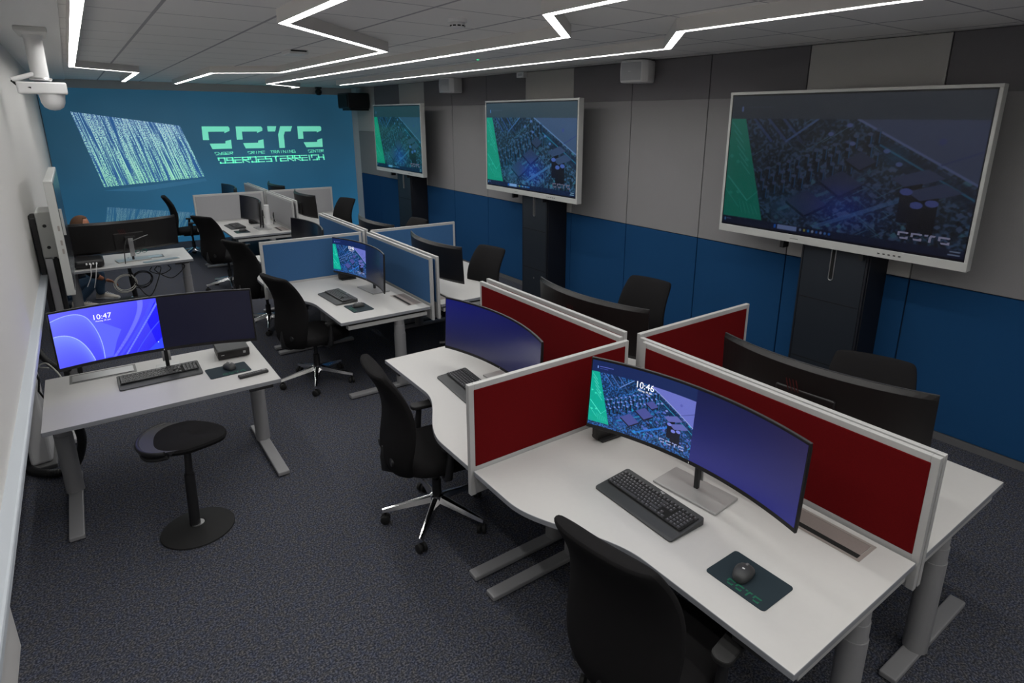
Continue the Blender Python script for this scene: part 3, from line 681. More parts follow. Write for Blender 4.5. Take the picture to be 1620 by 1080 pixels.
# straight instructor desks
def straight_desk(x0, x1, y0, y1, label, colx=(0, 0), ycol=None, flap=None):
    ox, oy = (x0 + x1) / 2, (y0 + y1) / 2; hx, hy = (x1 - x0) / 2, (y1 - y0) / 2
    r = empty('straight_desk', (ox, oy, 0)); tag(r, label, 'desk')
    MB().prism([(-hx, -hy), (hx, -hy), (hx, hy), (-hx, hy)], ZD - .025, ZD, 0, 1).obj('tabletop', ['desk', 'desk_edge'], r, bevel=.0015, seg=1)
    dy = ycol
    for sx in (-1, 1):
        x = sx * (hx - .045)
        MB().box(x - .037, x + .037, -hy + .02, hy - .01, .006, .034).obj('foot', 'leg', r, bevel=.006)
        b = MB(); b.cyl(x, dy, .03, .42, .048, .048, 28); b.cyl(x, dy, .42, .58, .044, .044, 28); b.cyl(x, dy, .58, .66, .040, .040, 28); b.obj('leg_column', 'leg', r)
        MB().box(x - .03, x + .03, -hy + .05, hy - .05, .655, .675).obj('support_arm', 'black_plastic', r)
    MB().box(-hx + .05, hx - .05, dy - .04, dy + .04, .62, .66).obj('cross_beam', 'black_plastic', r)
    MB().box(hx - .19, hx - .05, -hy + .0, -hy + .05, .655, .675).obj('height_control', 'black_plastic', r, bevel=.003)
    return r
fl_desk = straight_desk(-.378, .828, 3.83, 4.665, 'white straight desk at the front left holding the lit blue monitor', ycol=.16)
fd_desk = straight_desk(-.28, .92, 7.96, 8.76, 'white straight desk by the left wall with bundles of cables under it', ycol=.02)
def flap(parent, x0, x1, y0, y1):
    ox, oy = parent.location.x, parent.location.y; x0 -= ox; x1 -= ox; y0 -= oy; y1 -= oy
    t = .014; z = ZD + .002; b = MB(); b.box(x0, x1, y0, y0 + t, ZD, z); b.box(x0, x1, y1 - t, y1, ZD, z); b.box(x0, x0 + t, y0 + t, y1 - t, ZD, z); b.box(x1 - t, x1, y0 + t, y1 - t, ZD, z)
    f = b.obj('power_flap', 'flap_dark', parent); MB().box(x0 + t + .002, x1 - t - .002, y0 + t + .014, y1 - t - .002, ZD, z).obj('flap_lid', 'silver', f)
    MB().box(x0 + t, x1 - t, y0 + t, y0 + t + .012, ZD, z - .0006).obj('brush_slot', 'dark_gap', f)
flap(fl_desk, -.255, .10, 4.49, 4.645); flap(fd_desk, .30, .66, 8.28, 8.46)

# ------------------------------------------------------------------ curved monitors
picture_mesh.tint = (1, 1, 1)
MW, MH, MR = 1.075, .355, 1.5
def mon_pos(u, v, y=0., tilt=.05):
    th = u * MW / 2 / MR; R = MR + y
    return (R * math.sin(th), -MR + R * math.cos(th) + v * MH * math.sin(tilt), v * MH * math.cos(tilt))
def monitor(zb, tilt=.05, style='off', ny=0.):
    r = empty('curved_monitor'); dz = zb - ZD
    P = lambda u, v, y=0.: (lambda q: (q[0], q[1], q[2] + dz))(mon_pos(u, v, y, tilt))
    rings = []
    for i in range(33):
        u = -1 + i / 16; t = .014 + .020 * (1 - abs(u) ** 2.5)
        rings.append([P(u, 0), P(u, 1), P(u, 1, .010), P(u, .93, t), P(u, .07, t), P(u, 0, .010)])
    MB().loft(rings, 0, True, False).obj('screen_housing', 'mon_back', r, bevel=.0012, seg=1)
    rings = [[P(u, 1.0, -.0004), P(u, 1.004, .0), P(u, 1.004, .0105), P(u, .995, .0108)] for u in [-1 + i / 16 for i in range(33)]]
    MB().loft(rings, 0, True, False).obj('top_rim', 'mon_edge', r)
    def gpanel(u0, u1, cols, name, es):   # cols: function(u01, v01) -> srgb 0..255
        nu, nv = 40, 24; me = bpy.data.meshes.new(name); vs = []; cs = []
        for j in range(nv + 1):
            for i in range(nu + 1):
                vs.append(P(u0 + (u1 - u0) * i / nu, .055 + .92 * j / nv, -.0012)); cs += [*hexc(*cols(i / nu, j / nv)), 1.]
        fs = [(j * (nu + 1) + i, j * (nu + 1) + i + 1, (j + 1) * (nu + 1) + i + 1, (j + 1) * (nu + 1) + i) for j in range(nv) for i in range(nu)]
        me.from_pydata(vs, [], fs); ca = me.color_attributes.new('Col', 'FLOAT_COLOR', 'POINT'); ca.data.foreach_set('color', cs)
        me.materials.append(M[es]); me.polygons.foreach_set('use_smooth', [True] * len(fs))
        o = bpy.data.objects.new(name, me); COL.objects.link(o); o.parent = r; return o
    def mixc(a, b, t): t = max(0, min(1, t)); return tuple(x + (y_ - x) * t for x, y_ in zip(a, b))
    def panel(u0, u1, m, v0=.055, v1=.975, name='dark_screen', y=-.0012):
        n = 20; vs = []; fs = []
        for i in range(n + 1):
            u = u0 + (u1 - u0) * i / n; vs += [P(u, v0, y), P(u, v1, y)]
        for i in range(n): fs.append((2 * i, 2 * i + 2, 2 * i + 3, 2 * i + 1))
        return MB().add(vs, fs, 0, True).obj(name, m, r)
    e = .988
    if style == 'off': panel(-e, e, 'scr_off')
    elif style == 'glow': gpanel(-e, e, lambda u, v: mixc(mixc((2, 10, 95), (22, 22, 60), u * .9), (36, 36, 62), (1 - v) * 1.15 - .1 - .2 * (u > .4) * (u - .4)), 'glowing_screen', 'mon_glow')
    else:
        kind, pm, other, W, H = dict(pic=('mon', 'mon_pic', 'glow_violet', 460, 290), pic_far=('mon', 'mon_pic', 'glow_dark', 460, 290), bloom=('bloom', 'bloom', 'glow_black', 420, 250))[style]
        me = picture_mesh('lit_screen', W, H, kind, lambda u, v: P(-e + u * e, .055 + v * .92, -.0012), pm)
        o = bpy.data.objects.new('lit_screen', me); COL.objects.link(o); o.parent = r
        if style == 'pic': gpanel(.0, e, lambda u, v: mixc(mixc((10, 18, 66), (38, 32, 70), u), (34, 36, 108), (1 - v) * 1.1), 'blue_screen_half', 'mon_glow')
        elif style == 'pic_far': gpanel(.0, e, lambda u, v: mixc((8, 22, 60), (16, 16, 26), u * 1.2 + (1 - v) * .3), 'blue_screen_half', 'mon_glow')
        else: panel(.0, e, other, name='dark_screen')
        if style != 'bloom':
            q = []; fcs = []
            for p in LOGO01:
                fcs.append(tuple(range(len(q), len(q) + len(p)))); q += [P(-e + (.70 + .24 * a) * e, .055 + (.085 + .055 * b) * .92, -.0024) for a, b in p]
            MB().add(q, fcs).obj('screen_logo', 'logo_glow', r)
        txt, size, cu, cv = ('10:46', .044, .52, .81) if style == 'pic' else (('10:46', .044, .52, .81) if style != 'bloom' else ('10:47', .044, .47, .82))
        def put(s, size, cu, cv, name):
            v, f = text_polys(s, size); xs = [a for a, b in v]; wv = max(xs) - min(xs)
            q = []
            for a, b in v:
                u = -e + cu * e + (a - min(xs) - wv / 2) / (MW / 2); q.append(P(u, .055 + cv * .92 + b / MH, -.0026))
            MB().add(q, f).obj(name, 'clock', r)
        put(txt, size, cu, cv - .06, 'clock_text')
        put('Montag, 30. Juni' if style != 'bloom' else 'Montag, 30. Juni', .0115, cu, cv - .105, 'date_text')
    # chin mark
    MB().add([P(-.004, .012, -.0012), P(.004, .012, -.0012), P(.004, .036, -.0012), P(-.004, .036, -.0012)], [(0, 1, 2, 3)]).obj('maker_mark', 'white_mark', r)
    # back: hump, slashes, neck, foot
    z0 = dz + .03
    MB().box(-.15, .15, .028, .050, z0, z0 + .19).obj('rear_cover', 'mon_back', r, bevel=.012, seg=3)
    b = MB()
    for k in range(4):
        x = .075 - k * .017; b.add([(x, .0532, dz + .205), (x + .006, .0532, dz + .205), (x + .024 , .0532, dz + .265 ), (x + .018, .0532, dz + .265)], [(0, 1, 2, 3)])
    b.obj('slash_mark', 'slash', r)
    MB().box(-.011, .011, .070 + ny, .090 + ny, .010, z0 + .12).obj('stand_neck', 'black_plastic', r, bevel=.004)
    MB().box(-.024, .024, .090 + ny, .097 + ny, .05, z0 + .13).obj('stand_cover', 'silver', r, bevel=.002)
    MB().box(-.05, .05, .058, .092 + ny, z0 + .06, z0 + .15).obj('hinge', 'black_plastic', r, bevel=.004)
    MB().box(-.165 if not ny else -.07, .165 if not ny else .07, -.022 + ny * 2, .155 + ny, .0015, .011).obj('stand_foot', 'foot_metal', r, bevel=.003)
    return r
M['foot_metal'] = mat('brushed_stand_foot', (.40, .40, .395), .30, metal=.35)
M['glow_blue'] = mat('glowing_blue_panel', (.010, .010, .014), .30, emit=(.012, .03, .20), es=.9, spec=.7)
M['glow_violet'] = mat('glowing_violet_blue_panel', (.008, .008, .012), .25, emit=(.014, .016, .135), es=1.)
M['glow_dark'] = mat('dim_blue_panel', (.008, .008, .012), .25, emit=(.006, .010, .045), es=1.)
M['glow_black'] = mat('black_lit_panel', (.006, .006, .01), .25, emit=(.006, .006, .018), es=.7)
gm = 'curved monitors on the desks'
def put_mon(o, x, y, a, label): tag(place(o, (x, y, ZD), a + PI / 2), label, 'monitor', gm)
put_mon(monitor(.862, .075, 'pic'), 1.93, 1.48, 3.222, 'curved monitor facing the nearest chair, showing a circuit picture and the time 10:46')
put_mon(monitor(.80, .05, 'glow'), 1.915, 2.952, 3.15, 'curved monitor glowing plain blue behind the near red cross divider')
put_mon(monitor(.80, .05, 'pic_far'), 2.05, 5.482, 3.232, 'curved monitor between blue dividers showing a circuit picture on its left half')
put_mon(monitor(.872, .02, 'bloom', .065), .258, 4.291, -1.67, 'wide curved monitor with blue petal wallpaper showing the time 10:47')
m0 = monitor(.80)
for i, (x, y, a, l) in enumerate([(2.745, 1.42, .075, 'black curved monitor seen from behind, near right of the red dividers'), (2.637, 3.017, .051, 'black curved monitor seen from behind, far right of the red dividers'),
        (2.658, 5.362, .006, 'black curved monitor seen from behind, near right of the blue dividers'), (2.65, 6.84, .0, 'black curved monitor seen from behind, far right of the blue dividers'),
        (2.03, 6.98, PI + .03, 'switched off curved monitor, far left of the blue dividers'), (2.007, 9.64, 3.176, 'switched off curved monitor, near left of the grey dividers'),
        (2.765, 10.0, .0, 'black curved monitor, near right of the grey dividers'), (2.09, 11.62, PI, 'black curved monitor, far left of the grey dividers, only its top showing'),
        (2.76, 11.66, 0, 'black curved monitor, far right of the grey dividers, only its top showing'), (.339, 8.345, 1.722, 'black curved monitor seen from behind on the cable strewn desk by the left wall')]):
    put_mon(m0 if i == 0 else copy_tree(m0), x, y, a, l)

# ------------------------------------------------------------------ keyboards, mice, mats, computers
def rrect(w, h, r, n=5, cx=0, cy=0):
    out = []
    for (sx, sy, a0) in ((1, 1, 0), (-1, 1, PI / 2), (-1, -1, PI), (1, -1, 1.5 * PI)):
        for k in range(n + 1):
            a = a0 + PI / 2 * k / n; out.append((cx + sx * (w / 2 - r) + r * math.cos(a), cy + sy * (h / 2 - r) + r * math.sin(a)))
    return out
def keyboard():
    r = empty('keyboard'); W, D = .455, .205
    # wedge profile, y- is the user's side
    base = rrect(W, D, .014, 5)
    def zt(y): return .006 + .012 * min(1, (y + D / 2) / .06) + .010 * (y + D / 2) / D
    n = len(base); vs = [(x, y, .002) for x, y in base] + [(x, y, zt(y)) for x, y in base]
    b = MB(); b.add(vs, [tuple(range(n))[::-1]] + [(i, (i + 1) % n, n + (i + 1) % n, n + i) for i in range(n)])
    top = [(-W / 2, -D / 2), (W / 2, -D / 2)]
    # top surface as strips
    o = rrect(W, D, .014, 5); 
    c = (0, -.042)
    b.add([(x, y, zt(y)) for x, y in o], [tuple(range(n))])
    b.obj('body', 'kb_body', r)
    def well(x0, x1, y0, y1): return MB().add([(x0, y0, zt(y0) + .0006), (x1, y0, zt(y0) + .0006), (x1, y1, zt(y1) + .0006), (x0, y1, zt(y1) + .0006)], [(0, 1, 2, 3)])
    well(-.215, .215, -.038, .079).obj('key_well', 'dark_gap', r)
    p = .019
    def keys(name, cells):
        k = MB(); mk = MB()
        for (x, y, wd) in cells:
            z = zt(y) + .0008; x0, x1, y0, y1 = x + .001, x + wd * p - .001, y + .001, y + p * .93 - .001; t = .0016
            vs = [(x0, y0, z), (x1, y0, z), (x1, y1, z + .0008), (x0, y1, z + .0008), (x0 + t, y0 + t, z + .0045), (x1 - t, y0 + t, z + .0045), (x1 - t, y1 - t, z + .0053), (x0 + t, y1 - t, z + .0053)]
            k.add(vs, [(4, 5, 6, 7), (0, 1, 5, 4), (1, 2, 6, 5), (2, 3, 7, 6), (3, 0, 4, 7)], 0)
            mk_x = x0 + .004; k.add([(mk_x, y1 - .008, z + .0055), (mk_x + .0035, y1 - .008, z + .0055), (mk_x + .0035, y1 - .0045, z + .0056), (mk_x, y1 - .0045, z + .0056)], [(0, 1, 2, 3)], 1)
        return k.obj(name, ['kb_key2', 'kb_mark'], r)
    rows = [[1] * 13 + [2], [1.5] + [1] * 12 + [1.5], [1.75] + [1] * 12 + [1.25], [1.25] + [1] * 11 + [2.75], [1.25, 1.25, 1.25, 5.5, 1.25, 1.25, 1.25, 2]]
    cells = []
    for ri, row in enumerate(rows):
        x = -.213; y = .038 - ri * .0182
        for wd in row: cells.append((x, y, wd)); x += wd * p
    keys('letter_keys', cells)
    keys('function_keys', [(-.213 + i * .0213 + (.004 if i > 3 else 0) , .0585, .95) for i in range(20)])
    keys('navigation_keys', [(.062 + i * p, .038 - j * .0182, 1) for j in range(2) for i in range(3)])
    keys('arrow_keys', [(.062 + i * p, .038 - 4 * .0182, 1) for i in range(3)] + [(.062 + p, .038 - 3 * .0182, 1)])
    keys('number_pad', [(.131 + i * p, .038 - j * .0182, 1) for j in range(5) for i in range(4)])
    v, f = text_polys('logi', .016); MB().add([(x - .01, y + .088, zt(.09) + .0008) for x, y in v], f).obj('logo_mark', 'white_mark', r)
    MB().box(-.18, -.12, D / 2 - .03, D / 2 - .02, 0, .004).obj('tilt_foot', 'black_rubber', r); MB().box(.12, .18, D / 2 - .03, D / 2 - .02, 0, .004).obj('tilt_foot', 'black_rubber', r)
    return r
M['kb_key2'] = mat('graphite_keys', (.045, .045, .047), .4)
k0 = keyboard()
kb = [(1.745, 1.535, -PI / 2 - .02, 'black keyboard in front of the nearest curved monitor with the circuit picture'), (1.72, 3.03, -PI / 2 - .08, 'black keyboard partly hidden by the near red cross divider'),
      (1.735, 5.40, -PI / 2 + .05, 'black keyboard on the near left desk of the blue dividers'), (1.765, 10.0, -PI / 2 + .05, 'black keyboard on the near left desk of the grey dividers'), (.215, 4.295, .02, 'black keyboard below the blue wallpaper monitor'),
      (2.98, 6.9, PI / 2, 'black keyboard on the far right desk of the blue dividers')]
for i, (x, y, a, l) in enumerate(kb[:5]):
    tag(place(k0 if i == 0 else copy_tree(k0), (x, y, ZD + .001), a), l, 'keyboard', 'black keyboards on the desks')
def mouse():
    r = empty('computer_mouse'); L, W, H = .100, .064, .040; rings = []
    for i in range(13):
        t = i / 12; ph = PI * t; y = -L / 2 + L * (.5 - .5 * math.cos(ph)); s = math.sin(ph) ** .55 if 0 < t < 1 else .05
        hw = W / 2 * s * (1 - .12 * math.cos(ph)); hh = H * s * (1 - .25 * t); ring = []
        for k in range(16):
            a = 2 * PI * k / 16; cz = math.sin(a); ring.append((hw * math.cos(a) * (1.15 if math.cos(a) < 0 else 1), y, .003 + max(0, hh * (.30 + .70 * cz)) if cz > -.4 else .003))
        rings.append(ring)
    MB().loft(rings).obj('shell', 'kb_body', r)
    MB().lathe([(0, -.004), (.011, -.004), (.011, .004), (0, .004)], (0, .027, .026), 16, 0, 'x').obj('scroll_wheel', 'grey_plastic', r)
    MB().box(-.005, .005, -.010, -.004, .0375, .0392).obj('logo_mark', 'white_mark', r, bevel=.001)
    return r
mo0 = mouse()
def mat_obj():
    r = empty('mouse_mat'); MB().prism(rrect(.245, .185, .014), 0, .003).obj('mat_sheet', 'pad', r)
    b = MB()
    for p in LOGO01: n = len(p); b.add([(-.045 + .135 * u, -.080 + .028 * v, .0034) for u, v in p], [tuple(range(n))])
    b.obj('printed_logo', 'pad_green', r); return r
p0 = mat_obj()
for i, (x, y, a, mx, my, ma, l) in enumerate([(1.72, 1.01, -PI / 2, 1.715, 1.03, -PI / 2 + .2, 'the nearest desk'), (1.785, 5.0, -PI / 2 + .03, 1.79, 5.02, -PI / 2, 'the near left desk of the blue dividers'),
        (1.765, 9.52, -PI / 2, 1.78, 9.53, -PI / 2 + .2, 'the near left desk of the grey dividers'), (.583, 4.165, .05, .60, 4.19, .25, 'the front left straight desk')]):
    tag(place(p0 if i == 0 else copy_tree(p0), (x, y, ZD + .0005), a), 'dark green mouse mat with printed logo on ' + l, 'mouse mat', 'dark green mouse mats')
    tag(place(mo0 if i == 0 else copy_tree(mo0), (mx, my, ZD + .004), ma), 'black mouse resting on the green mat on ' + l, 'mouse', 'black computer mice')
def minipc():
    r = empty('mini_computer')   # stands upright, narrow front towards -x
    MB().box(0, .185, -.020, .020, .010, .185).obj('case', 'mon_back', r, bevel=.008, seg=3)
    MB().box(.02, .17, -.045, .045, .001, .012).obj('upright_stand', 'black_plastic', r, bevel=.003)
    MB().add([(-.0006, .006, .09), (-.0006, -.006, .09), (-.0006, -.004, .108), (-.0006, .008, .108)], [(0, 1, 2, 3)]).obj('maker_mark', 'grey_plastic', r)
    return r
c0 = minipc()
for i, (x, y, l) in enumerate([(1.925, 2.08, 'slim black upright computer under the nearest circuit picture monitor'), (1.965, 6.03, 'slim black upright computer under the blue group monitor with the circuit picture'), (2.0, 10.17, 'slim black upright computer beside the near left monitor of the grey dividers')]):
    tag(place(c0 if i == 0 else copy_tree(c0), (x, y, ZD + .001), -.06), l, 'computer', 'slim upright computers beside the monitors')
pc = tag(empty('mini_computer', (.665, 4.47, ZD + .001), -.03), 'flat black mini computer lying on the front left desk', 'computer')
MB().box(-.10, .10, -.10, .10, .004, .062).obj('case', 'mon_back', pc, bevel=.008, seg=3); MB().box(.058, .074, -.1012, -.100, .026, .042).obj('maker_mark', 'kb_mark', pc); MB().box(-.08, -.06, -.1012, -.100, .032, .036).obj('power_light', 'white_mark', pc)
for s in ((-.07, -.07), (.07, -.07), (-.07, .07), (.07, .07)): MB().cyl(s[0], s[1], 0, .006, .01).obj('rubber_foot', 'black_rubber', pc)
rc = tag(empty('remote_control', (.70, 3.99, ZD + .001), .10), 'black remote control near the right corner of the front left desk', 'remote control')
MB().box(-.09, .09, -.022, .022, 0, .018).obj('body', 'black_plastic', rc, bevel=.006, seg=2)
b = MB()
for i in range(9):
    for j in (-1, 1): b.box(-.075 + i * .014, -.067 + i * .014, j * .009 - .003, j * .009 + .003, .018, .0195)
b.obj('buttons', 'grey_plastic', rc); MB().cyl(.065, 0, .018, .0198, .012).obj('button_ring', 'grey_plastic', rc)

# ------------------------------------------------------------------ office chairs (facing local +x)
def chair(star=0.3, arms=True):
    r = empty('office_chair')
    b = MB(); 
    for k in range(5):
        a = star + 2 * PI * k / 5; c, s = math.cos(a), math.sin(a); rings = []
        for t in (0, .25, .5, .75, 1.):
            rr = .03 + .29 * t; z = .140 - .058 * t; w_, h = .030 - .017 * t, .022 - .009 * t
            rings.append([(rr * c - s * w_ * q[0], rr * s + c * w_ * q[0], z + h * q[1]) for q in ((-1, -.6), (-.6, .9), (0, 1.2), (.6, .9), (1, -.6), (.0, -1))])
        MB().loft(rings).obj('base_arm', 'chrome', r)
        ca = MB(); cx, cy = .305 * c, .305 * s; a2 = a + 1.1 + k
        for sd in (-1, 1):
            ox, oy = -math.sin(a2) * .015 * sd, math.cos(a2) * .015 * sd
            ring = [[(cx + ox + math.cos(a2) * .027 * rad * math.cos(q) - math.sin(a2) * w2 * sd, cy + oy + math.sin(a2) * .027 * rad * math.cos(q) + math.cos(a2) * w2 * sd, .028 + .027 * rad * math.sin(q)) for q in [2 * PI * j / 20 for j in range(20)]] for w2, rad in ((-.010, .9), (-.008, 1), (.008, 1), (.010, .9))]
            ca.loft(ring)
        ca.cyl(cx, cy, .03, .082, .009, n=10); ca.obj('caster', 'black_rubber', r)
    MB().lathe([(0, .09), (.045, .10), (.042, .165), (.03, .17), (0, .17)], n=24).obj('base_hub', 'chrome', r)
    b = MB(); b.cyl(0, 0, .155, .27, .027); b.cyl(0, 0, .27, .40, .016); b.obj('gas_lift', 'black_plastic', r)
    b = MB(); b.box(-.13, .10, -.08, .08, .375, .425); b.box(-.255, -.12, -.035, .035, .385, .43); b.obj('mechanism', 'black_plastic', r, bevel=.01)
    MB().tube([(-.02, .06, .40), (-.02, .19, .40), (-.015, .23, .405)], [.006, .006, .014], 10).obj('lever', 'black_plastic', r)
    # seat cushion
    rings = []
    for z, k in ((.425, .86), (.432, .96), (.455, 1.), (.478, .985), (.492, .93), (.499, .80), (.500, .4)):
        ring = []
        for i in range(40):
            a = 2 * PI * i / 40; ca_, sa = math.cos(a), math.sin(a); e = .55
            x = .245 * k * math.copysign(abs(ca_) ** e, ca_); y = .25 * k * math.copysign(abs(sa) ** e, sa) * (1 - .06 * (ca_ < 0) * abs(ca_))
            ring.append((x + .02, y, z - (.02 * max(0, (x - .12) / .12) ** 2)))
        rings.append(ring)
    MB().loft(rings).obj('seat', 'black_fabric', r)
    # backrest: S-shaped upholstered shell
    prof = [(.395, -.225, .10, .018), (.402, -.232, .140, .034), (.43, -.245, .175, .050), (.48, -.256, .205, .062), (.55, -.256, .226, .068), (.64, -.238, .235, .068), (.74, -.226, .233, .062), (.84, -.240, .225, .056), (.92, -.268, .218, .056), (.98, -.300, .212, .058), (1.015, -.322, .205, .054), (1.036, -.334, .198, .046), (1.046, -.340, .186, .022), (1.048, -.341, .15, .006)]
    prof_old = [(.455, -.215, .13, .020), (.462, -.222, .165, .034), (.50, -.234, .195, .046), (.57, -.236, .222, .052), (.66, -.226, .232, .052), (.76, -.226, .228, .046), (.86, -.246, .220, .042), (.94, -.275, .213, .040), (1.0, -.306, .205, .038), (1.028, -.322, .19, .034), (1.040, -.330, .165, .022), (1.043, -.332, .13, .008)]
    rings = []
    for z, x, hw, t in prof:
        ring = []; n = 14
        for i in range(n + 1):     # front side, left->right
            q = -1 + 2 * i / n; bow = (.050 if z < .8 else .050 - .030 * (z - .8) / .24) * abs(q) ** 2.2 ; ed = (1 - abs(q) ** 4); ring.append((x + bow + t * .5 * ed + .013, hw * q, z))
        for i in range(n + 1):
            q = 1 - 2 * i / n; bow = (.050 if z < .8 else .050 - .030 * (z - .8) / .24) * abs(q) ** 2.2; ed = (1 - abs(q) ** 6); ring.append((x + bow - t * .5 * ed - .013, hw * q, z + (.0)))
        rings.append(ring)
    bk = MB().loft(rings).obj('backrest', 'black_fabric', r, sub=1)
    MB().tube([(-.245, 0, .40), (-.292, 0, .425), (-.298, 0, .50), (-.292, 0, .56)], [.020, .024, .020, .012], 12).obj('back_bracket', 'black_plastic', r)
    for s in (-1, 1): MB().lathe([(0, -.006), (.022, -.006), (.024, .006), (.018, .016), (0, .018)], (-.284, s * .12, .52), 18, 0, 'x').obj('adjusting_knob', 'black_plastic', r)
    if arms:
        for s in (-1, 1):
            ar = MB(); y = s * .275
            ar.tube([(-.02, s * .10, .405), (-.02, s * .24, .405), (-.02, y, .43), (-.01, y, .52), (.0, y, .605)], [.016, .018, .022, .020, .016], 10)
            ar = ar.obj('armrest', 'black_plastic', r)
            MB().prism(rrect(.185, .075, .034, 5, .04, y), .603, .626).obj('arm_pad', 'black_rubber', ar, bevel=.006)
    return r
ch = [(1.42, 1.18, 9, .2, 'office chair at the lower edge, nearest of all'), (1.405, 2.86, -8, 1.15, 'office chair at the desk behind the near red cross divider'),
      (1.45, 5.24, 16, .31, 'office chair at the near left desk of the blue dividers'), (1.48, 7.06, 21, .5, 'office chair at the far left desk of the blue dividers'),
      (1.47, 9.12, 29, .9, 'office chair at the near left desk of the grey dividers'), (1.38, 11.60, -4, .0, 'office chair at the far left desk of the grey dividers'),
      (3.08, 1.30, 199, .4, 'office chair between the largest wall display and the near red dividers'), (3.31, 3.26, 189, .2, 'office chair at the far right desk of the red dividers'),
      (2.94, 5.08, 190, .7, 'office chair at the near right desk of the blue dividers'), (3.14, 7.18, 185, .1, 'office chair behind the far right monitor of the blue dividers'),
      (3.13, 9.66, 197, .5, 'office chair at the near right desk of the grey dividers')]
ch0 = chair()
for i, (x, y, a, st, l) in enumerate(ch):
    o = ch0 if i == 0 else copy_tree(ch0)
    if i == 0: pass
    tag(place(o, (x, y, 0), math.radians(a)), 'black ' + l, 'chair', 'black office chairs at the desks')

for c_ in ch0.children:
    if c_.name.split('.')[0] == 'backrest': c_.location = (-.012, 0, .028)   # this back is raised a notch
# ------------------------------------------------------------------ perching stools
def stool():
    r = empty('perching_stool')
    MB().lathe([(0, .0), (.182, .0), (.192, .004), (.190, .010), (.10, .030), (.045, .040), (.040, .040), (.032, .034), (0, .034)], n=48).obj('round_base', 'black_rubber', r)
    MB().lathe([(.030, .035), (.036, .038), (.036, .0405), (.028, .0405)], n=24).obj('base_ring', 'silver', r)
    b = MB(); b.tube([(-.012, 0, .03), (.0, .01, .36)], [.028, .027], 20); b.tube([(.0, .01, .36), (.012, .017, .56)], [.020, .018], 20); b.obj('column', 'black_plastic', r)
    # saddle pad, wide at the back (local -x), rounded tip at +x
    out = []
    for i in range(48):
        a = 2 * PI * i / 48; c, s = math.cos(a), math.sin(a); x = .185 * math.copysign(abs(c) ** .8, c); hw = .195 - .075 * max(0, x / .185) - .01
        out.append((x + .03, hw * math.copysign(abs(s) ** .7, s)))
    rings = []
    for z, k in ((.555, .72), (.570, .95), (.588, 1.), (.600, .97), (.608, .86), (.611, .5), (.611, .15)):
        rings.append([(.03 + (x - .03) * k, y * k, z + .018 * (x / .2) ** 2 * (x > 0) * -1 + .12 * y * y * 4 * .2) for x, y in out])
    MB().loft(rings).obj('seat_pad', 'black_fabric', r)
    b = MB()
    up = []; lo = []
    for i in range(17):
        t = -1 + i / 8; y = .185 * math.sin(t * 1.35) / math.sin(1.35); x = -.215 + .13 * t * t
        up.append((x, y, .604 + .004 * t * t)); lo.append((x + .015 , y * .97, .552 + .030 * t * t))
    b.tube(up, [.012] * 17, 10); b.tube(lo, [.013] * 17, 10)
    for a0, a1 in ((0, 6), (10, 16)): b.loft([[up[i], (up[i][0] + .012, up[i][1], up[i][2]), (lo[i][0] + .012, lo[i][1], lo[i][2]), lo[i]] for i in range(a0, a1 + 1)], 0, True, False)
    b.obj('carry_handle', 'black_plastic', r)
    MB().loft([[(up[i][0] + .006, up[i][1], .612), (up[i][0] + .075, up[i][1] * .93, .604), (up[i][0] + .09, up[i][1] * .8, .575), (up[i][0] + .02, up[i][1] * .95, .585)] for i in range(17)], 0, True, False).obj('under_shell', 'grey_plastic2', r)
    b = MB(); b.lathe([(.02, .53), (.05, .548), (.13, .565), (.10, .575), (0, .575)], (.02, .015, 0), 24); b.obj('seat_mount', 'black_plastic', r)
    return r
M['grey_plastic2'] = mat('dark_grey_plastic', (.035, .035, .037), .5)
s0 = stool(); tag(place(s0, (.232, 3.585, 0), -.12), 'black perching stool with a round foot in front of the front left desk', 'stool', 'black perching stools')
s1 = copy_tree(s0); tag(place(s1, (.33, 9.22, 0), PI), 'black perching stool standing behind the cable strewn desk', 'stool', 'black perching stools')

# ------------------------------------------------------------------ ceiling and wall fittings
cc = tag(empty('dome_camera', (-.11, 5.72, ZC - .012)), 'white dome camera on a post hanging from the ceiling near the left wall', 'camera')
MB().prism([(-.09, -.22), (.09, -.22), (.075, .22), (-.075, .22)], -.035, 0).obj('ceiling_plate', 'wall_white', cc, bevel=.008)
MB().lathe([(0, -.06), (.052, -.06), (.060, -.035), (0, -.035)], n=28).obj('collar', 'white_plastic', cc)
MB().cyl(0, 0, -.335, -.05, .050, .052, 28).obj('post', 'white_plastic', cc)
MB().lathe([(0, -.335), (.060, -.335), (.066, -.325), (.060, -.315), (0, -.315)], n=28).obj('lower_ring', 'silver', cc)
MB().box(-.14, .14, -.085, .085, -.425, -.345).obj('camera_body', 'white_plastic', cc, bevel=.012, seg=3)
MB().box(.12, .1415, -.03, .03, -.395, -.375).obj('body_slot', 'dark_gap', cc)
MB().lathe([(0, -.535), (.030, -.530), (.056, -.512), (.070, -.482), (.073, -.45), (.078, -.42), (.080, -.398), (0, -.398)], (.045, 0, 0), 36).obj('dome', 'white_plastic', cc)
a_ = MB().tube([(-.03, -.02, -.29), (-.16, -.06, -.335)], [.016, .016], 12).obj('side_arm', 'white_plastic', cc)
MB().tube([(-.16, -.06, -.34), (-.13, -.07, -.375), (-.06, -.08, -.385)], .008, 8).obj('arm_cable', 'black_rubber', cc)

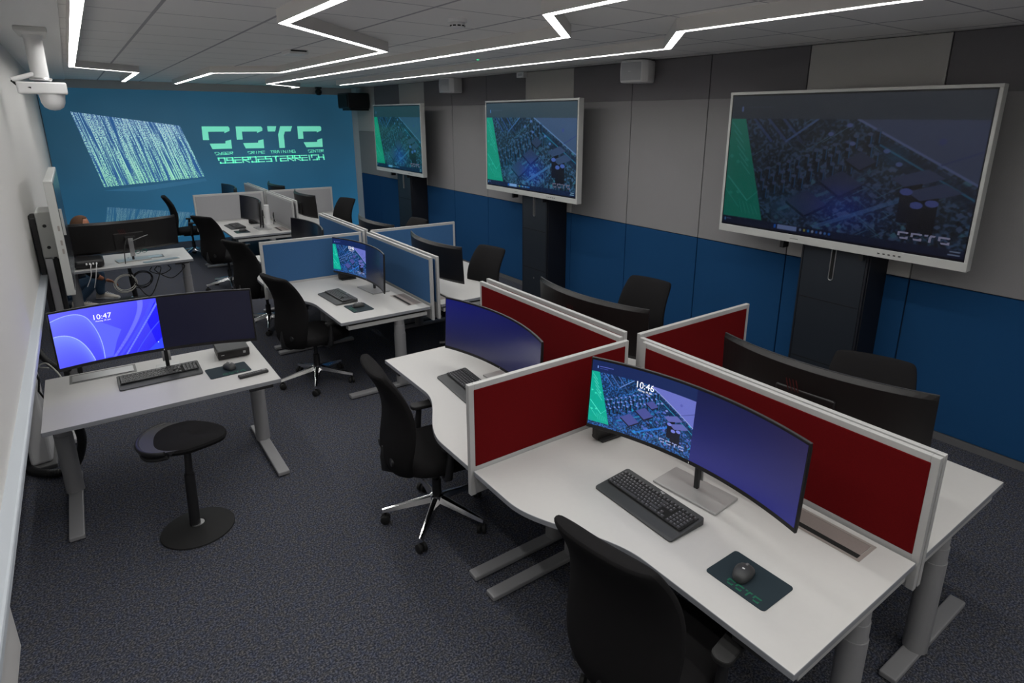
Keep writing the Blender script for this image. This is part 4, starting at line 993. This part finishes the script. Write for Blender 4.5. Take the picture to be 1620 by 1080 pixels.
def speaker():
    r = empty('wall_speaker')   # front faces -x, origin on the wall plane, height .20
    pl = [(-.262, -.135), (-.275, -.06), (-.278, .0), (-.275, .06), (-.262, .135), (-.20, .165), (-.03, .12), (-.0, .10), (0, -.10), (-.03, -.12), (-.20, -.165)]
    def ringset(pts, z0, z1, r0=.93): return [[(x, y * r0, z0) for x, y in pts], [(x * .99, y, z0 + .018) for x, y in pts], [(x * 1.0, y * 1.02, (z0 + z1) / 2) for x, y in pts], [(x * .99, y, z1 - .018) for x, y in pts], [(x, y * r0, z1) for x, y in pts]]
    MB().loft(ringset(pl, -.105, .105), smooth=True).obj('cabinet', 'white_plastic', r, bevel=.003)
    gr = [(x * 1.012, y * .93) for x, y in pl[:5]]
    MB().loft([[(x, y, z) for x, y in gr] for z in (-.085, 0, .085)], 0, False, True, False).obj('front_grille', 'speaker_grey', r)
    MB().box(-.284, -.279, -.02, .02, -.004, .003).obj('maker_mark', 'white_mark', r)
    MB().box(-.03, .0, -.04, .04, -.06, .06).obj('wall_mount', 'grey_plastic', r)
    return r
M['speaker_grey'] = mat('pale_grille', (.50, .51, .53), .6)
sp0 = speaker(); tag(place(sp0, (4.88, 4.68, 2.76), .12), 'white wall speaker left of the largest display', 'speaker', 'white wall speakers')
sp1 = copy_tree(sp0); tag(place(sp1, (4.88, 8.60, 2.77), .12), 'white wall speaker between the farthest and middle displays', 'speaker', 'white wall speakers')
br = tag(empty('black_wall_unit', (4.66, 12.42, 2.45)), 'black box unit mounted high in the far right corner', 'audio unit')
MB().box(-.22, .20, -.28, .30, .02, .31).obj('case', 'mon_back', br, bevel=.01); MB().box(-.16, .22, -.20, .24, -.02, .02).obj('bracket', 'black_plastic', br, bevel=.006); MB().box(-.235, -.22, -.24, .26, .05, .28).obj('front_grille', 'black_rubber', br)
pt = tag(empty('turning_camera', (4.15, 12.98, ZC)), 'small black ball camera hanging above the mural', 'camera')
MB().box(-.055, .055, -.05, .05, -.035, 0).obj('ceiling_plate', 'black_plastic', pt, bevel=.006); MB().lathe([(0, -.16), (.04, -.15), (.062, -.115), (.066, -.09), (.05, -.05), (.03, -.035), (0, -.035)], n=28).obj('ball', 'mon_back', pt)
MB().lathe([(0, -.071), (.02, -.069), (.022, -.06), (0, -.06)], (0, 0, -.1), 16, 0, 'y').obj('lens', 'scr_off', pt)
sd = tag(empty('smoke_detector', (2.01, 3.53, ZC)), 'round white smoke detector on the ceiling tiles', 'smoke detector')
MB().lathe([(0, -.022), (.056, -.022), (.058, -.016), (.058, 0), (0, 0)], n=32).obj('base', 'white_plastic', sd); MB().lathe([(0, -.052), (.028, -.051), (.042, -.046), (.045, -.024), (0, -.024)], n=32).obj('sensor_head', 'white_plastic', sd)
b = MB(); 
for a in range(10): c_, s_ = math.cos(a * PI / 5), math.sin(a * PI / 5); b.add([(c_ * .0455 - s_ * .010, s_ * .0455 + c_ * .010, -.044), (c_ * .0455 + s_ * .010, s_ * .0455 - c_ * .010, -.044), (c_ * .0462 + s_ * .010, s_ * .0462 - c_ * .010, -.036), (c_ * .0462 - s_ * .010, s_ * .0462 + c_ * .010, -.036)], [(0, 1, 2, 3)])
b.obj('slots', 'dark_gap', sd)
vt = tag(empty('ceiling_sensor', (1.77, 6.12, ZC)), 'flat rectangular grey sensor box on the ceiling, far from the camera', 'sensor')
MB().box(-.085, .085, -.13, .13, -.035, 0).obj('box', 'white_plastic', vt, bevel=.006); MB().box(-.07, .07, -.132, -.128, -.014, -.003).obj('slot', 'dark_gap', vt)
gl = tag(empty('indicator_lamp', (3.475, 5.705, ZC)), 'tiny green indicator lamp in the ceiling', 'indicator lamp'); MB().lathe([(0, -.012), (.012, -.010), (.014, 0), (0, 0)], n=16).obj('glowing_lens', 'led_green', gl); MB().lathe([(0, -.004), (.024, -.004), (.026, 0), (0, 0)], n=20).obj('rim', 'white_plastic', gl)
ws = tag(empty('wall_sensor', (4.884, 6.88, 2.81)), 'small pale box sensor high on the wall above the middle display', 'sensor'); MB().box(-.06, 0, -.08, .08, 0, .068).obj('box', 'white_plastic', ws, bevel=.006); MB().box(-.062, -.059, -.04, .04, .02, .05).obj('front_window', 'speaker_grey', ws)
for y, l in ((7.03, 'near the middle display'),): pass

# ------------------------------------------------------------------ movable display by the left wall, seen edge-on
ld = tag(empty('edge_on_display', (-.15, 5.28, 1.075), 0), 'white framed display seen edge-on by the left wall', 'display')
MB().box(-.055, -.004, 0, 1.46, 0, .80).obj('frame', 'bezel', ld, bevel=.005); MB().box(-.0045, -.002, .02, 1.44, .03, .78).obj('dark_screen', 'scr_off', ld)
b = MB(); 
for z in (.30, .36, .46): b.box(-.028, -.016, -.002, .004, z, z + .035)
b.obj('side_ports', 'bronze', ld); MB().box(-.003, .012, .06, .09, .42, .60).obj('pen_tray', 'bezel', ld)
ls = tag(empty('display_lift_stand', (-.285, 5.75, 0)), 'silver and black lift stand behind the edge-on display', 'display stand')
MB().box(-.025, .077, -.05, .30, 1.27, 1.62).obj('mount_bracket', 'bezel', ls, bevel=.006)
MB().box(-.058, -.025, -.06, .06, .05, 1.58).obj('outer_column', 'black_plastic', ls, bevel=.004); MB().box(-.024, .03, -.05, .05, .05, 1.29).obj('silver_rail', 'silver', ls, bevel=.006); MB().box(.032, .06, -.05, .05, .05, 1.29).obj('inner_column', 'black_plastic', ls, bevel=.004)
for z in (1.36, 1.52): MB().lathe([(0, -.004), (.012, -.003), (.012, .002), (0, .002)], (.02, -.051, z), 14, 0, 'y').obj('bolt', 'black_plastic', ls)
MB().lathe([(0, 0), (.03, 0), (.05, .02), (.02, .05), (0, .05)], (-.03, 0, 1.56), 18).obj('top_cap', 'black_rubber', ls)
MB().prism([(-.30, -.05), (.12, -.05), (.12, .05), (-.30, .05)], .01, .05).obj('foot', 'white_metal', ls, bevel=.008); MB().prism([(-.12, -.60), (-.03, -.60), (-.03, .55), (-.12, .55)], .01, .05).obj('foot', 'white_metal', ls, bevel=.008)
cb = tag(empty('cable_box', (-.50, 5.05, 0)), 'white cable box standing under the ledge by the front left desk', 'cable box')
MB().prism([(-.07, -.16), (.05, -.14), (.05, .16), (-.07, .16)], .03, .72).obj('case', 'white_metal', cb, bevel=.02, seg=3); MB().tube([(.055, -.10, .70), (.07, -.13, .62), (.055, -.12, .54), (.075, -.10, .47), (.06, -.06, .40)], .006, 8).obj('cable', 'black_rubber', cb); MB().box(-.09, .07, -.19, .19, 0, .03).obj('base', 'grey_plastic', cb, bevel=.006)

def hose(name, pts, r, m, label, cat, corr=False, group=None, sm=14):
    # Catmull-Rom through pts
    P = [Vector(p) for p in pts]; P = [P[0] * 2 - P[1]] + P + [P[-1] * 2 - P[-2]]; out = []
    for i in range(1, len(P) - 2):
        for k in range(sm):
            t = k / sm; a, b_, c, d = P[i - 1], P[i], P[i + 1], P[i + 2]
            out.append(.5 * ((2 * b_) + (c - a) * t + (2 * a - 5 * b_ + 4 * c - d) * t * t + (3 * b_ - a - 3 * c + d) * t ** 3))
    out.append(P[-2]); o0 = out[0].copy()
    R = [r * (1 + (.16 if corr and i % 2 else 0)) for i in range(len(out))]
    o = MB().tube([p - o0 for p in out], R, 10).obj(name, m); o.location = o0
    return tag(o, label, cat, group)
hose('cable_hose', [(-.62, 5.02, .03), (-.56, 4.84, .028), (-.44, 4.72, .028), (-.33, 4.70, .06), (-.262, 4.60, .26), (-.265, 4.44, .48), (-.30, 4.36, .60)], .024, 'hose', 'thick black cable hose looping under the left end of the front left desk', 'cable', True, sm=18)
hose('cable_hose', [(-.40, 5.5, .95), (-.44, 5.42, .85), (-.43, 5.32, .70), (-.36, 5.22, .60), (-.27, 5.15, .58)], .020, 'hose', 'black cable hose behind the left edge of the blue wallpaper monitor', 'cable', True)
hose('floor_cable', [(-.70, 5.6, .012), (-.60, 5.45, .012), (-.46, 5.50, .012), (-.42, 5.75, .012), (-.58, 5.92, .012), (-.72, 5.8, .014), (-.66, 5.5, .030), (-.44, 5.6, .030), (-.40, 5.9, .03)], .010, 'cable_grey', 'coiled pale cable on the floor under the ledge', 'cable')
yt = MB().lathe([(0, -.03), (.028, -.02), (.032, 0), (.028, .02), (0, .03)], n=16).obj('cable_tag', 'yellow'); yt.location = (-.545, 5.66, .075); tag(yt, 'yellow tag on the pale cable coil on the floor', 'cable tag')
hose('power_cable', [(-.28, 4.72, .60), (-.32, 4.86, .66), (-.38, 5.0, .70), (-.44, 5.2, .62), (-.40, 5.35, .55)], .005, 'cable_grey', 'thin pale cable running from the desk edge to the white cable box', 'cable')

# ------------------------------------------------------------------ things on and under the cable strewn desk
bx = tag(empty('black_computer', (-.06, 8.21, ZD + .001)), 'bulky black computer with white plugs on the left end of the cable strewn desk', 'computer')
MB().box(-.14, .13, -.17, .15, .004, .092).obj('case', 'black_plastic', bx, bevel=.03, seg=3)
for k in range(4): MB().tube([(-.03 + k * .03, -.185, .06), (-.03 + k * .03, -.21, .055)], .008, 8).obj('plug', 'white_plastic', bx)
hose('white_cable', [(-.05, 8.0, .76), (-.06, 7.955, .72), (-.07, 7.94, .64), (-.12, 7.98, .52)], .004, 'white_plastic', 'white cable hanging over the edge below the bulky black computer, left one', 'cable')
hose('white_cable', [(-.0, 8.0, .76), (-.01, 7.95, .72), (-.03, 7.94, .62), (-.06, 7.98, .50)], .004, 'white_plastic', 'white cable hanging over the edge below the bulky black computer, right one', 'cable')
gm_ = tag(empty('safety_glasses', (.46, 8.66, ZD + .002), .3), 'green framed glasses lying on the cable strewn desk', 'glasses')
for s in (-1, 1): MB().tube([(s * .035 + .028 * math.cos(a), .0, .022 + .02 * math.sin(a)) for a in [2 * PI * k / 16 for k in range(17)]], .003, 6).obj('lens_rim', 'teal_glass', gm_); MB().tube([(s * .066, 0, .03), (s * .068, .10, .012)], .0025, 6).obj('temple', 'teal_glass', gm_)
st = tag(empty('metal_tray', (.62, 8.08, ZD + .001), .25), 'shiny metal strip lying near the front edge of the cable strewn desk', 'metal strip')
MB().box(-.19, .17, -.045, .045, 0, .004).obj('plate', 'silver', st)
def coil(cx, cy, cz, r, n, m, label, tilt=.3, name='cable_coil'):
    pts = []
    for i in range(n * 20 + 1):
        a = 2 * PI * i / 20; rr = r * (1 + .10 * math.sin(a * .37 + n)); pts.append((rr * math.cos(a), .012 * math.sin(a * .5) + i * .0006, rr * .9 * math.sin(a) + .02 * math.sin(a * .21)))
    o = MB().tube(pts, .005, 6).obj(name, m); o.location = (cx, cy, cz); o.rotation_euler = (0, 0, tilt); tag(o, label, 'cable')
coil(.235, 8.0, .49, .105, 3, 'cable_grey', 'pale coil of cable under the cable strewn desk, left of the stool post')
coil(.40, 8.06, .50, .10, 3, 'black_rubber', 'black coil of cable hanging under the middle of the cable strewn desk')
for k, (a0, b0, dp, l) in enumerate([(.30, .56, .34, 'deepest'), (.55, .80, .16, 'rightmost'), (.50, .66, .10, 'smallest')]):
    hose('hanging_cable', [(a0, 8.02, .65), (a0 - .02, 8.02, .60), ((a0 + b0) / 2, 8.0, .66 - dp), (b0 + .02, 8.02, .60), (b0, 8.02, .65)], .005, 'black_rubber', '%s loop of black cable hanging under the cable strewn desk' % l, 'cable')
hose('screen_cable', [(.37, 8.44, 1.0), (.30, 8.20, .93), (.27, 8.10, .82), (.26, 8.06, .708)], .005, 'black_rubber', 'dark cable running down behind the monitor on the cable strewn desk', 'cable')
hose('screen_cable', [(.36, 8.22, .93), (.44, 8.16, .97), (.52, 8.14, 1.00)], .004, 'silver', 'thin silver cable curling off to the right behind the wall side monitor', 'cable')

wp = tag(empty('white_tube_post', (2.235, 9.97, ZD + .001)), 'white upright tube standing on the near left desk of the grey dividers', 'post')
MB().cyl(0, 0, 0, .012, .055, n=28).obj('foot', 'white_plastic', wp); MB().cyl(0, 0, .012, .30, .038, n=28).obj('tube', 'white_plastic', wp)
hose('desk_cable', [(2.30, 9.90, ZD + .006), (2.31, 9.89, ZD + .12), (2.305, 9.88, ZD + .19), (2.29, 9.84, ZD + .14), (2.30, 9.80, ZD + .05)], .006, 'black_rubber', 'short black cable beside the white tube on the grey group desk', 'cable')
# ------------------------------------------------------------------ person crouching behind the desk
pr = tag(empty('person', (-.22, 9.35, 0)), 'person in dark sweater, jeans and white shoes crouching behind the cable strewn desk', 'person')
def skin(name, nodes, edges, m, root=0, sub=2, parent=None):
    me = bpy.data.meshes.new(name); me.from_pydata([n[0] for n in nodes], edges, []); o = bpy.data.objects.new(name, me); COL.objects.link(o); me.materials.append(M[m])
    sk = o.modifiers.new('skin', 'SKIN'); sk.use_smooth_shade = True
    for i, n in enumerate(nodes): q = n[1]; me.skin_vertices[0].data[i].radius = q if isinstance(q, tuple) else (q, q)
    me.skin_vertices[0].data[root].use_root = True
    s = o.modifiers.new('sub', 'SUBSURF'); s.levels = sub; s.render_levels = sub
    if parent: o.parent = parent
    return o
HD = Vector((.135, -.05, 1.005))
# body (skin): torso, neck, arms, legs in one surface
body_n = [((-.10, .0, .26), .13), ((-.06, -.01, .45), .14), ((.0, -.02, .65), .15), ((.05, -.03, .80), (.13, .10)), ((.09, -.04, .89), .052), ((.115, -.045, .95), .050),
   ((.02, -.17, .76), .060), ((.06, -.24, .53), .045), ((.215, -.20, .36), .034), ((.265, -.19, .325), .030),
   ((.04, .13, .76), .060), ((.14, .20, .55), .045), ((.24, .12, .45), .034),
   ((-.06, -.12, .24), .085), ((.185, -.20, .345), .062), ((-.02, -.16, .10), .045), ((.02, -.17, .05), .035),
   ((-.04, .10, .26), .085), ((.24, .10, .40), .062), ((.20, .13, .12), .042), ((.22, .12, .06), .035)]
body_e = [(0, 1), (1, 2), (2, 3), (3, 4), (4, 5), (3, 6), (6, 7), (7, 8), (8, 9), (3, 10), (10, 11), (11, 12), (0, 13), (13, 14), (14, 15), (15, 16), (0, 17), (17, 18), (18, 19), (19, 20)]
skin('body', body_n, body_e, 'skin', parent=pr)
sw = [(p, (r if isinstance(r, float) else r[0]) + .014) for p, r in [body_n[i] for i in (1, 2, 3, 6, 7, 8, 10, 11, 12)]]
sw.append(((-.085, .0, .31), .155))
skin('sweater', sw, [(0, 1), (1, 2), (2, 3), (3, 4), (4, 5), (2, 6), (6, 7), (7, 8), (0, 9)], 'sweater', parent=pr)
je = [(p, (r if isinstance(r, float) else r[0]) + .013) for p, r in [body_n[i] for i in (0, 13, 14, 15, 17, 18, 19, 16, 20)]]
skin('jeans', je, [(0, 1), (1, 2), (2, 3), (0, 4), (4, 5), (5, 6), (3, 7), (6, 8)], 'jeans', parent=pr)
# head
b = MB(); rings = []
for i in range(17):
    t = i / 16; ph = PI * t; z = .115 * math.cos(ph); rr = math.sin(ph); ring = []
    for k in range(24):
        a = 2 * PI * k / 24; c_, s_ = math.cos(a), math.sin(a); wx = .092 if c_ > 0 else .100; jaw = 1 - .22 * max(0, -math.cos(ph)) ; x = wx * rr * c_ * (jaw if c_ < 0 else 1) + (.012 if -.1 < z / .115 < .15 and c_ > .93 else 0); ring.append((x, .074 * rr * s_ * jaw, z))
    rings.append(ring)
b.loft(rings); h = b.obj('head', 'skin', pr, sub=1); h.location = HD; h.rotation_euler = (0, .25, -.2)
MB().lathe([(0, -.012), (.010, -.006), (.007, .012), (0, .016)], (.098, 0, -.012), 12).obj('nose', 'skin', h)
for s in (-1, 1):
    MB().lathe([(0, -.028), (.012, -.02), (.014, 0), (.012, .024), (0, .03)], (-.008, s * .078, -.01), 12, sx=1.3, sy=.5).obj('ear', 'skin', h); MB().lathe([(0, -.008), (.008, 0), (0, .008)], (.082, s * .03, .012), 12).obj('eye', 'scr_off', h)
MB().box(.078, .090, -.022, .022, -.052, -.046).obj('mouth', 'red', h, bevel=.002)
rings = []
for i in range(12):
    t = i / 11; ph = PI * .53 * t; z = .123 * math.cos(ph); rr = math.sin(ph); rings.append([((.098 if math.cos(a) > 0 else .108) * rr * math.cos(a) - (.020 if t > .45 and math.cos(a) > .3 else 0) , .081 * rr * math.sin(a), z) for a in [2 * PI * k / 24 for k in range(24)]])
MB().loft(rings).obj('hair', 'hair', h)
# right hand hanging relaxed in front of the knee
HP = Vector((.285, -.19, .318)); d = Vector((.62, -.15, -.30)).normalized(); sdv = Vector((.25, .3, .9)).cross(d).normalized()
hn = [(HP - d * .01, .026), (HP + d * .035, (.036, .018)), (HP + d * .075, (.040, .016))]; he = [(0, 1), (1, 2)]
skin('hand', hn, he, 'skin', parent=pr, sub=2)
for k in range(4):
    base = HP + d * .075 + sdv * (-.028 + .019 * k); L = (.066, .075, .070, .055)[k]; dn = (d + Vector((0, 0, -.25 - .1 * k))).normalized(); dm = (d + Vector((0, 0, -.8 - .15 * k))).normalized()
    skin('finger', [(base - d * .02, .009), (base + dn * L * .5, .0085), (base + dn * L * .5 + dm * L * .3, .0078), (base + dn * L * .5 + dm * L * .55, .0068)], [(0, 1), (1, 2), (2, 3)], 'skin', parent=pr)
tb = HP + d * .02 - sdv * .03
skin('thumb', [(tb, .011), (tb - sdv * .022 + d * .03, .010), (tb - sdv * .026 + d * .06, .0085)], [(0, 1), (1, 2)], 'skin', parent=pr)
MB().tube([(HP.x - .015 + .0, HP.y + .033 * math.cos(a), HP.z + .033 * math.sin(a)) for a in [2 * PI * k / 16 for k in range(17)]], .004, 6).obj('wristband', 'black_rubber', pr)
def shoe(x, y, rz):
    s = empty('shoe', (x, y, 0), rz); s.parent = pr; rings = []
    for q, hw, h0 in ((-.13, .020, .05), (-.125, .032, .085), (-.09, .037, .095), (-.04, .038, .088), (.02, .042, .068), (.08, .046, .052), (.12, .042, .042), (.145, .028, .032), (.152, .010, .024)):
        rings.append([(q, hw * math.cos(a), .022 + max(-.01, (h0 - .022) * math.sin(a))) for a in [2 * PI * k / 20 for k in range(20)]])
    MB().loft(rings).obj('upper', 'shoe', s)
    MB().prism([(x * .155, y * 1.0) for x, y in [(-.88, -.028), (-.9, .028), (0, .045), (.6, .050), (1.0, .020), (1.0, -.020), (.6, -.050), (0, -.045)]], 0, .024).obj('sole', 'white_plastic', s, bevel=.004)
    b = MB()
    for k in range(5): b.tube([(.0 + k * .018, -.022, .083 - k * .006), (.0 + k * .018, .022, .083 - k * .006)], .003, 6)
    b.obj('laces', 'white_plastic', s)
shoe(.265, .13, -1.15 + .55); shoe(.02, -.19, -.3)
